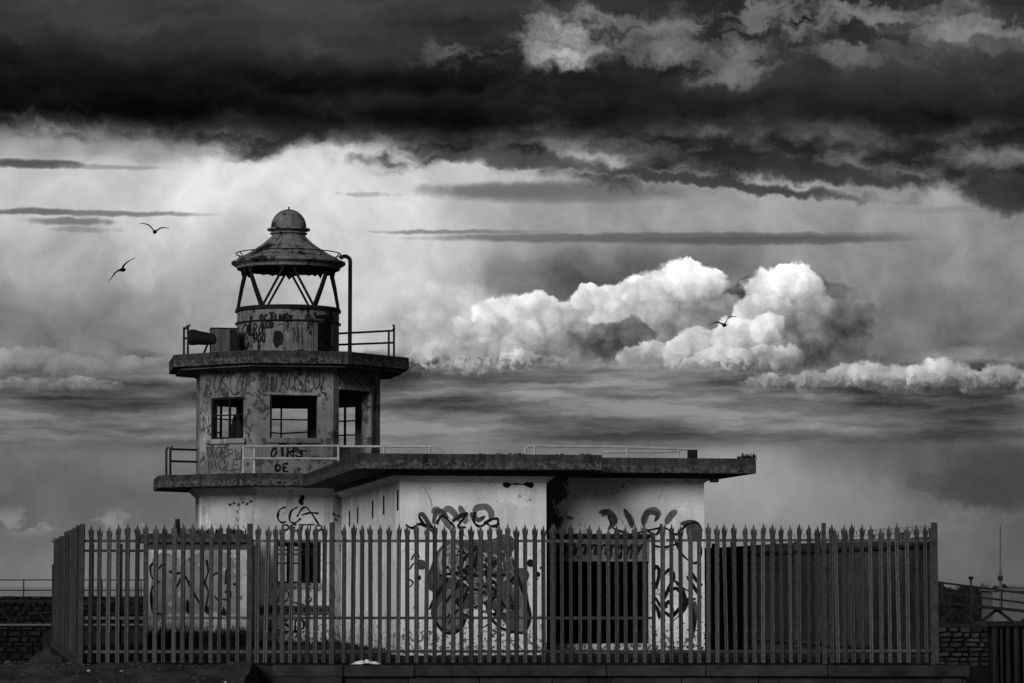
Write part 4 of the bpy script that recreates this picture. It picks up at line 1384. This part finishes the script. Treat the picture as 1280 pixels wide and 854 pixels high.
# thin rail fence at the back of the yard
bk = thing('back_fence', 'thin post and rail fence seen behind the left end of the palisade', 'fence', (-10.3, 69.5, 0), 0)
for i, x in enumerate((-.1, .48, .62, 1.15, 1.9)):
    MB().box(x - .03, x + .03, -.03, .03, 0, 2.2 + (.12 if i % 2 else .02)).build('post', M_raild, bk)
for z in (2.16,):
    MB().box(-.1, 3.0, -.055, -.031, z - .03, z + .03).build('rail', M_raild, bk)
# leaning stake outside the left end, with frayed wire
st = thing('stake', 'thin leaning stake with wire beside the left hoarding', 'stake', at(66, 800, 68))
b = MB(); b.tube([(-.02, 0, -.3), (0, 0, .9), (-.01, 0, 1.72)], .035, 6); b.build('rod', M_raild, st)
b = MB(); b.tube([(.02, 0, 1.7), (.12, 0, 2.0), (.14, 0, 2.25)], .010, 5).tube([(.14, 0, 2.05), (.02, 0, 2.2), (-.05, 0, 2.27)], .014, 5).tube([(.14, 0, 2.05), (.04, 0, 2.24), (.0, 0, 2.33)], .014, 5)
b.tube([(.1, 0, .7), (.16, 0, .2), (.05, 0, -.2)], .02, 5); b.build('frayed_wire', M_raild, st)

# ------------------------------------------------------------------ plinth under the fence
pl = thing('plinth', 'low dark concrete plinth with coping slabs below the palisade fence', 'plinth', (0, FY, 0))
xs = [fx(v) for v in (344, 432, 520, 757, 880, 1030, 1206)]
rq = random.Random(31)
for i in range(len(xs) - 1):
    b = MB(); b.box(xs[i] + .006, xs[i + 1] - .006, -.34 + rq.uniform(-.01, .01), -.02, -.205 + rq.uniform(-.008, .008), -.006 + rq.uniform(-.012, .004)); b.build('coping_slab', M_coping, pl, bevel=.018)
xb = [fx(v) for v in (344, 431, 512, 600, 690, 735, 765, 850, 945, 972, 1040, 1110, 1172, 1198)]
for i in range(len(xb) - 1):
    b = MB(); b.box(xb[i] + .007, xb[i + 1] - .007, -.20 + rq.uniform(-.05, .0) - (.14 if i == 0 else 0), -.03, -1.0, -.215); b.build('block', M_plinth, pl, bevel=.012)
MB().box(fx(340), fx(1200), -.10, .10, -1.0, -.012).build('core', M_mortar, pl)
# rag caught on the coping
b = MB()
rg = random.Random(4)
c = at(457, 828, FY - .2)
n = 13
vs = []
for j in range(5):
    for i in range(n):
        env = math.sin(math.pi * (i + .3) / n)
        vs.append((c.x - .26 + .52 * i / (n - 1), c.y - .08 + .045 * j, .0 + env * (.01 + .085 * rg.random() ** 1.5) * (1 if 0 < j < 4 else .25)))
b.add(vs, [(j * n + i, j * n + i + 1, (j + 1) * n + i + 1, (j + 1) * n + i) for j in range(4) for i in range(n - 1)])
tag(b.build('rag', M_rag), 'crumpled white rag lying on the coping in front of the fence', 'rag')

# ------------------------------------------------------------------ pier wall, rail and girder in the left background
def stone_wall(name, label, X0, X1, Y, z0, z1, sw, sh, mat, seed, depth=.5):
    t = thing(name, label, 'wall', (X0, Y, 0))
    r_ = random.Random(seed)
    MB().box(0, X1 - X0, .05, depth + .4, z0, z1 - .03).build('core', M_mortar, t)
    meshes = []
    for q in range(6):
        b = MB()
        bx, by = sw * .47, sh * .45
        vs = [(-bx * r_.uniform(.85, 1), 0, -by * r_.uniform(.8, 1)), (bx * r_.uniform(.85, 1), 0, -by * r_.uniform(.8, 1)), (bx * r_.uniform(.85, 1), 0, by * r_.uniform(.8, 1)), (-bx * r_.uniform(.85, 1), 0, by * r_.uniform(.8, 1))]
        fr = [(x * r_.uniform(.7, .95), -.05 - r_.uniform(0, .04), z * r_.uniform(.7, .95)) for x, y, z in vs]
        b.add([(x, .06, z) for x, y, z in vs] + fr, [(4, 5, 6, 7), (0, 1, 5, 4), (1, 2, 6, 5), (2, 3, 7, 6), (3, 0, 4, 7)])
        me = bpy.data.meshes.new('stone'); me.from_pydata(b.v, [], b.f); me.update(); me.materials.append(mat)
        meshes.append(me)
    zt_ = z1
    j = 0
    while zt_ > z0:
        rh_ = sh * r_.uniform(.7, 1.35)
        zt_ -= rh_
        j += 1
        x = -(j % 2) * sw * .5 + r_.uniform(-.1, .1) * sw
        while x < X1 - X0:
            w = r_.uniform(.5, 1.5)
            o = bpy.data.objects.new('stone', r_.choice(meshes))
            o.location = (x + sw * w / 2, r_.uniform(-.03, .03), zt_ + rh_ / 2)
            o.scale = (w, 1, rh_ / sh * r_.uniform(.80, 1.08)); o.rotation_euler = (r_.uniform(-.25, .15), r_.uniform(-.07, .07), r_.uniform(-.2, .2))
            C.objects.link(o); o.parent = t
            x += sw * w
    return t


wl = at(-30, 745, 150); wr = at(210, 745, 150)
stone_wall('pier_wall', 'dark masonry pier wall in the left background under the thin railing', wl.x, wr.x, 150, wl.z - 3.9, wl.z, .50, .27, M_stoned, 5)
rl = thing('pier_railing', 'thin railing on top of the left background pier wall', 'railing', (wl.x, 150.1, wl.z))
hz1, hz2 = at(0, 725, 150).z - wl.z, at(0, 738, 150).z - wl.z
for z in (hz1, hz2):
    MB().tube([(-2, 0, z), (wr.x - wl.x, 0, z)], .032, 6).build('rail', M_raild, rl)
for px in (-20, 29, 78, 127, 176):
    x = at(px, 745, 150).x - wl.x
    MB().tube([(x, 0, -.1), (x, 0, hz1)], .035, 6).build('post', M_raild, rl)
gl = thing('pier_girder', 'dark lattice girder with pale bottom edge in front of the left pier wall', 'girder', at(-30, 781, 140))
ge = at(190, 781, 140) - at(-30, 781, 140)
gh = at(0, 750, 140).z - at(0, 781, 140).z
MB().box(0, ge.x, -.1, .1, gh - .1, gh).build('top_chord', M_iron, gl)
MB().box(0, ge.x, -.1, .1, -.045, .045).build('bottom_chord', M_pale_metal, gl)
xx = 0.0; up_ = True
while xx < ge.x - 1.0:
    MB().bar((xx, -.02, .06 if up_ else gh - .1), (xx + .85, -.02, gh - .1 if up_ else .06), .07, .07, (0, 1, 0)).build('brace', M_iron, gl)
    xx += .85; up_ = not up_

# ------------------------------------------------------------------ right background: bank, wall, gangway, cabin, mast, piles
hb = MB()
hx0, hx1 = at(1120, 740, 125).x, at(1330, 740, 125).x
gx, gy = 60, 14
vs = []
rh = random.Random(2)
for j in range(gy + 1):
    for i in range(gx + 1):
        x = hx0 + (hx1 - hx0) * i / gx
        t = j / gy
        z = -.35 + t * (1.62 + .10 * math.sin(i * .55) + .07 * math.sin(i * 1.7)) + rh.uniform(-.07, .07)
        vs.append((x, 110.6 + 14 * t, z))
hb.add(vs, [(j * (gx + 1) + i, j * (gx + 1) + i + 1, (j + 1) * (gx + 1) + i + 1, (j + 1) * (gx + 1) + i) for j in range(gy) for i in range(gx)])
tag(hb.build('grassy_bank', M_hill), kind='structure')
b = MB()
for q in range(700):
    i = rh.random(); t = rh.random() ** .6
    tuft(b, (hx0 + (hx1 - hx0) * i, 110.6 + 14 * t, -.4 + t * 1.6), rh.uniform(.12, .35), 5, rh, .8)
tag(b.build('bank_scrub', M_weed), 'low dark scrub covering the bank behind the gangway', 'scrub', kind='stuff')
a, c = at(1140, 786, 110), at(1300, 786, 110)
stone_wall('quay_wall', 'rough stone quay wall below the scrub bank at the right edge', a.x, c.x, 110, a.z - 1.45, a.z + .08, .40, .19, M_stone, 8)
MB_ = MB(); MB_.box(a.x, c.x, 109.7, 111, -2.6, a.z - 1.4)
tag(MB_.build('wall_footing', M_mortar), 'dark wet footing under the rough stone quay wall', 'wall')
gw = thing('gangway', 'sloping steel gangway with lattice side and twin rails at the right edge', 'gangway', at(1160, 756, 88))
o0 = at(1160, 756, 88)


def gp2(px, py):
    return at(px, py, 88) - o0


MB().bar(gp2(1150, 751), gp2(1290, 765), .5, .09).build('deck', M_iron, gw)
MB().bar(gp2(1150, 782), gp2(1290, 782.5), .14, .12).build('bottom_chord', M_iron, gw)
for y0, y1 in ((725, 743), (737, 755)):
    MB().tube([gp2(1150, y0), gp2(1290, y1)], .035, 6).build('rail', M_raild, gw)
for px in (1173, 1178, 1214, 1217, 1252, 1286):
    f = (px - 1150) / 140
    MB().tube([gp2(px, 751 + 14 * f), gp2(px, 725 + 18 * f)], .035, 6).build('post', M_raild, gw)
zig = [(1172, 782), (1196, 756), (1221, 782), (1246, 762), (1272, 782), (1290, 766)]
for (p, q) in zip(zig, zig[1:]):
    MB().bar(gp2(*p), gp2(*q), .09, .09).build('brace', M_iron, gw)
lampp = thing('lamp_post', 'short post with a small lamp head behind the gangway', 'lamp post', at(1214, 752, 100))
hh = at(1214, 723, 100).z - at(1214, 752, 100).z
MB().tube([(0, 0, -.6), (0, 0, hh - .1)], .03, 6).build('pole', M_raild, lampp)
MB().lathe([(.03, hh - .12), (.06, hh - .02), (.10, hh), (.09, hh + .05), (.01, hh + .07)], 10).build('lamp_head', M_iron, lampp)
co = at(1241, 779, 96)
cb = thing('cabin', 'pale flat roofed cabin partly hidden behind the gangway', 'cabin', co)
ch_ = at(1241, 739, 96).z - co.z
MB().box(0, 2.6, 0, 2.2, 0, ch_).build('wall', M_cabin, cb)
for q in range(1, 4):
    MB().box(q * .62, q * .62 + .02, -.012, -.001, 0, ch_).build('panel_seam', M_gmid, cb)
b = MB(); b.add([(-.08, -.08, ch_ + .002), (2.7, -.08, ch_ + .002), (2.7, 2.3, ch_ + .002), (-.08, 2.3, ch_ + .002), (-.08, -.08, ch_ + .05), (2.7, -.08, ch_ + .05), (2.7, 2.3, ch_ + .05), (-.08, 2.3, ch_ + .05), (.9, 1.1, ch_ + .12), (2.2, 1.1, ch_ + .12)],
               [(0, 1, 5, 4), (1, 2, 6, 5), (2, 3, 7, 6), (3, 0, 4, 7), (4, 5, 9, 8), (5, 6, 9), (6, 7, 8, 9), (7, 4, 8), (3, 2, 1, 0)]); b.build('roof', M_cabin, cb)
mo = at(1251, 768, 94)
ms = thing('radio_mast', 'slender pale radio mast rising beside the cabin', 'mast', mo)
mh = at(1252, 657, 94).z - mo.z
m1_ = at(1251, 712, 94).z - mo.z
MB().tube([(0, 0, 0), (0, 0, m1_)], .045, 8).build('pole', M_pale_metal, ms)
MB().tube([(0, 0, m1_ - .02), (.02, 0, mh)], .02, 6).build('aerial', M_pale_metal, ms)
MB().box(-.07, .07, -.07, .07, m1_ - .35, m1_ - .2).build('junction_box', M_raild, ms)
po = at(1238, 782, 80)
pj_ = thing('piled_jetty', 'dark tarred timber pile jetty at the lower right edge', 'jetty', po)
MB().box(-.12, 2.2, -.15, 1.6, -.02, .10).build('cap_beam', M_pile, pj_)
rj = random.Random(6)
x = 0.02
while x < 2.1:
    w = rj.uniform(.05, .12)
    MB().tube([(x + w, rj.uniform(-.05, .12), -3.0), (x + w, rj.uniform(-.05, .12), -.025)], w, 8).build('pile', M_pile, pj_, smooth=True)
    x += 2 * w + rj.uniform(.01, .06)
MB().box(.0, 2.2, .45, .5, -3.0, -.03).build('backing_board', M_mortar, pj_)

# ------------------------------------------------------------------ gulls
def gull(label, px, py, Y, lw, rw, heading, k_):
    """lw, rw: wing lines in pixels from the body; one continuous mesh"""
    o0 = at(px, py, Y)
    s = Y / FPX
    b = MB()
    # body: lofted along the heading (y), from tail to beak
    prof = [(-.30, .010, .05), (-.22, .028, .055), (-.12, .058, .06), (0, .078, .075), (.10, .070, .072), (.17, .048, .052), (.21, .050, .050), (.25, .040, .040), (.275, .014, .014), (.32, .004, .004)]
    n = 10
    vs, fs = [], []
    for (y, rz, rx) in prof:
        for j in range(n):
            a = 2 * math.pi * j / n
            vs.append((rx * math.cos(a) * 1.15, y, rz * math.sin(a) * 1.15 + (.02 if y > .16 else 0)))
    for i in range(len(prof) - 1):
        for j in range(n):
            p, q = i * n + j, i * n + (j + 1) % n
            fs.append((p, q, q + n, p + n))
    fs += [tuple(range(n - 1, -1, -1)), tuple(range((len(prof) - 1) * n, len(prof) * n))]
    b.add(vs, fs)
    for wing in (lw, rw):
        path = smooth_path([(0, 0)] + list(wing), 5)
        m = len(path)
        vs, fs = [], []
        for i, (x, y) in enumerate(path):
            t = i / (m - 1)
            ch = .19 * (1 - t ** 2.2) + .02
            th = .034 * (1 - t) + .012
            y0 = .06 - .10 * t ** 2 + .05 * math.sin(math.pi * t)
            X, Z = x * s, -y * s
            vs += [(X, y0, Z), (X, y0 - ch * .35, Z + th), (X, y0 - ch, Z), (X, y0 - ch * .35, Z - th)]
        for i in range(m - 1):
            for j in range(4):
                p, q = i * 4 + j, i * 4 + (j + 1) % 4
                fs.append((p, q, q + 4, p + 4))
        fs += [(3, 2, 1, 0), (m * 4 - 4, m * 4 - 3, m * 4 - 2, m * 4 - 1)]
        b.add(vs, fs)
    b.add([(-.03, -.28, .01), (.03, -.28, .01), (.07, -.42, .0), (-.07, -.42, .0), (-.03, -.28, -.005), (.03, -.28, -.005), (.07, -.42, -.01), (-.07, -.42, -.01)],
          [(0, 1, 2, 3), (7, 6, 5, 4), (0, 4, 5, 1), (1, 5, 6, 2), (2, 6, 7, 3), (3, 7, 4, 0)])
    o = b.build('gull', M_gull, smooth=True)
    o.location = o0
    o.rotation_euler = (R(4), 0, R(heading))
    return tag(o, label, 'gull', 'gulls flying over the lighthouse')


gull('flying gull with wings in a shallow V, higher of the two left of the lantern', 193.5, 290, 125, [(-4, -5), (-8, -8.5), (-13, -10), (-19, -10.5)], [(4, -3), (8, -5.2), (13, -5.6), (18, -5)], 12, 1)
gull('steeply banking gull with slanted wings, lower of the two left of the lantern', 153, 337.5, 125, [(-5, .5), (-10, 3), (-14, 8), (-19, 14)], [(2, -5), (6, -9), (12, -12), (19, -14.5)], -20, 2)
gull('lone flying gull in front of the bright heaped cloud at right', 905.5, 406.5, 125, [(-4, -2), (-10, -3.6), (-15, -2), (-20, 1.5)], [(2, -4), (5, -9), (10, -11), (15.5, -10.5)], 8, 3)
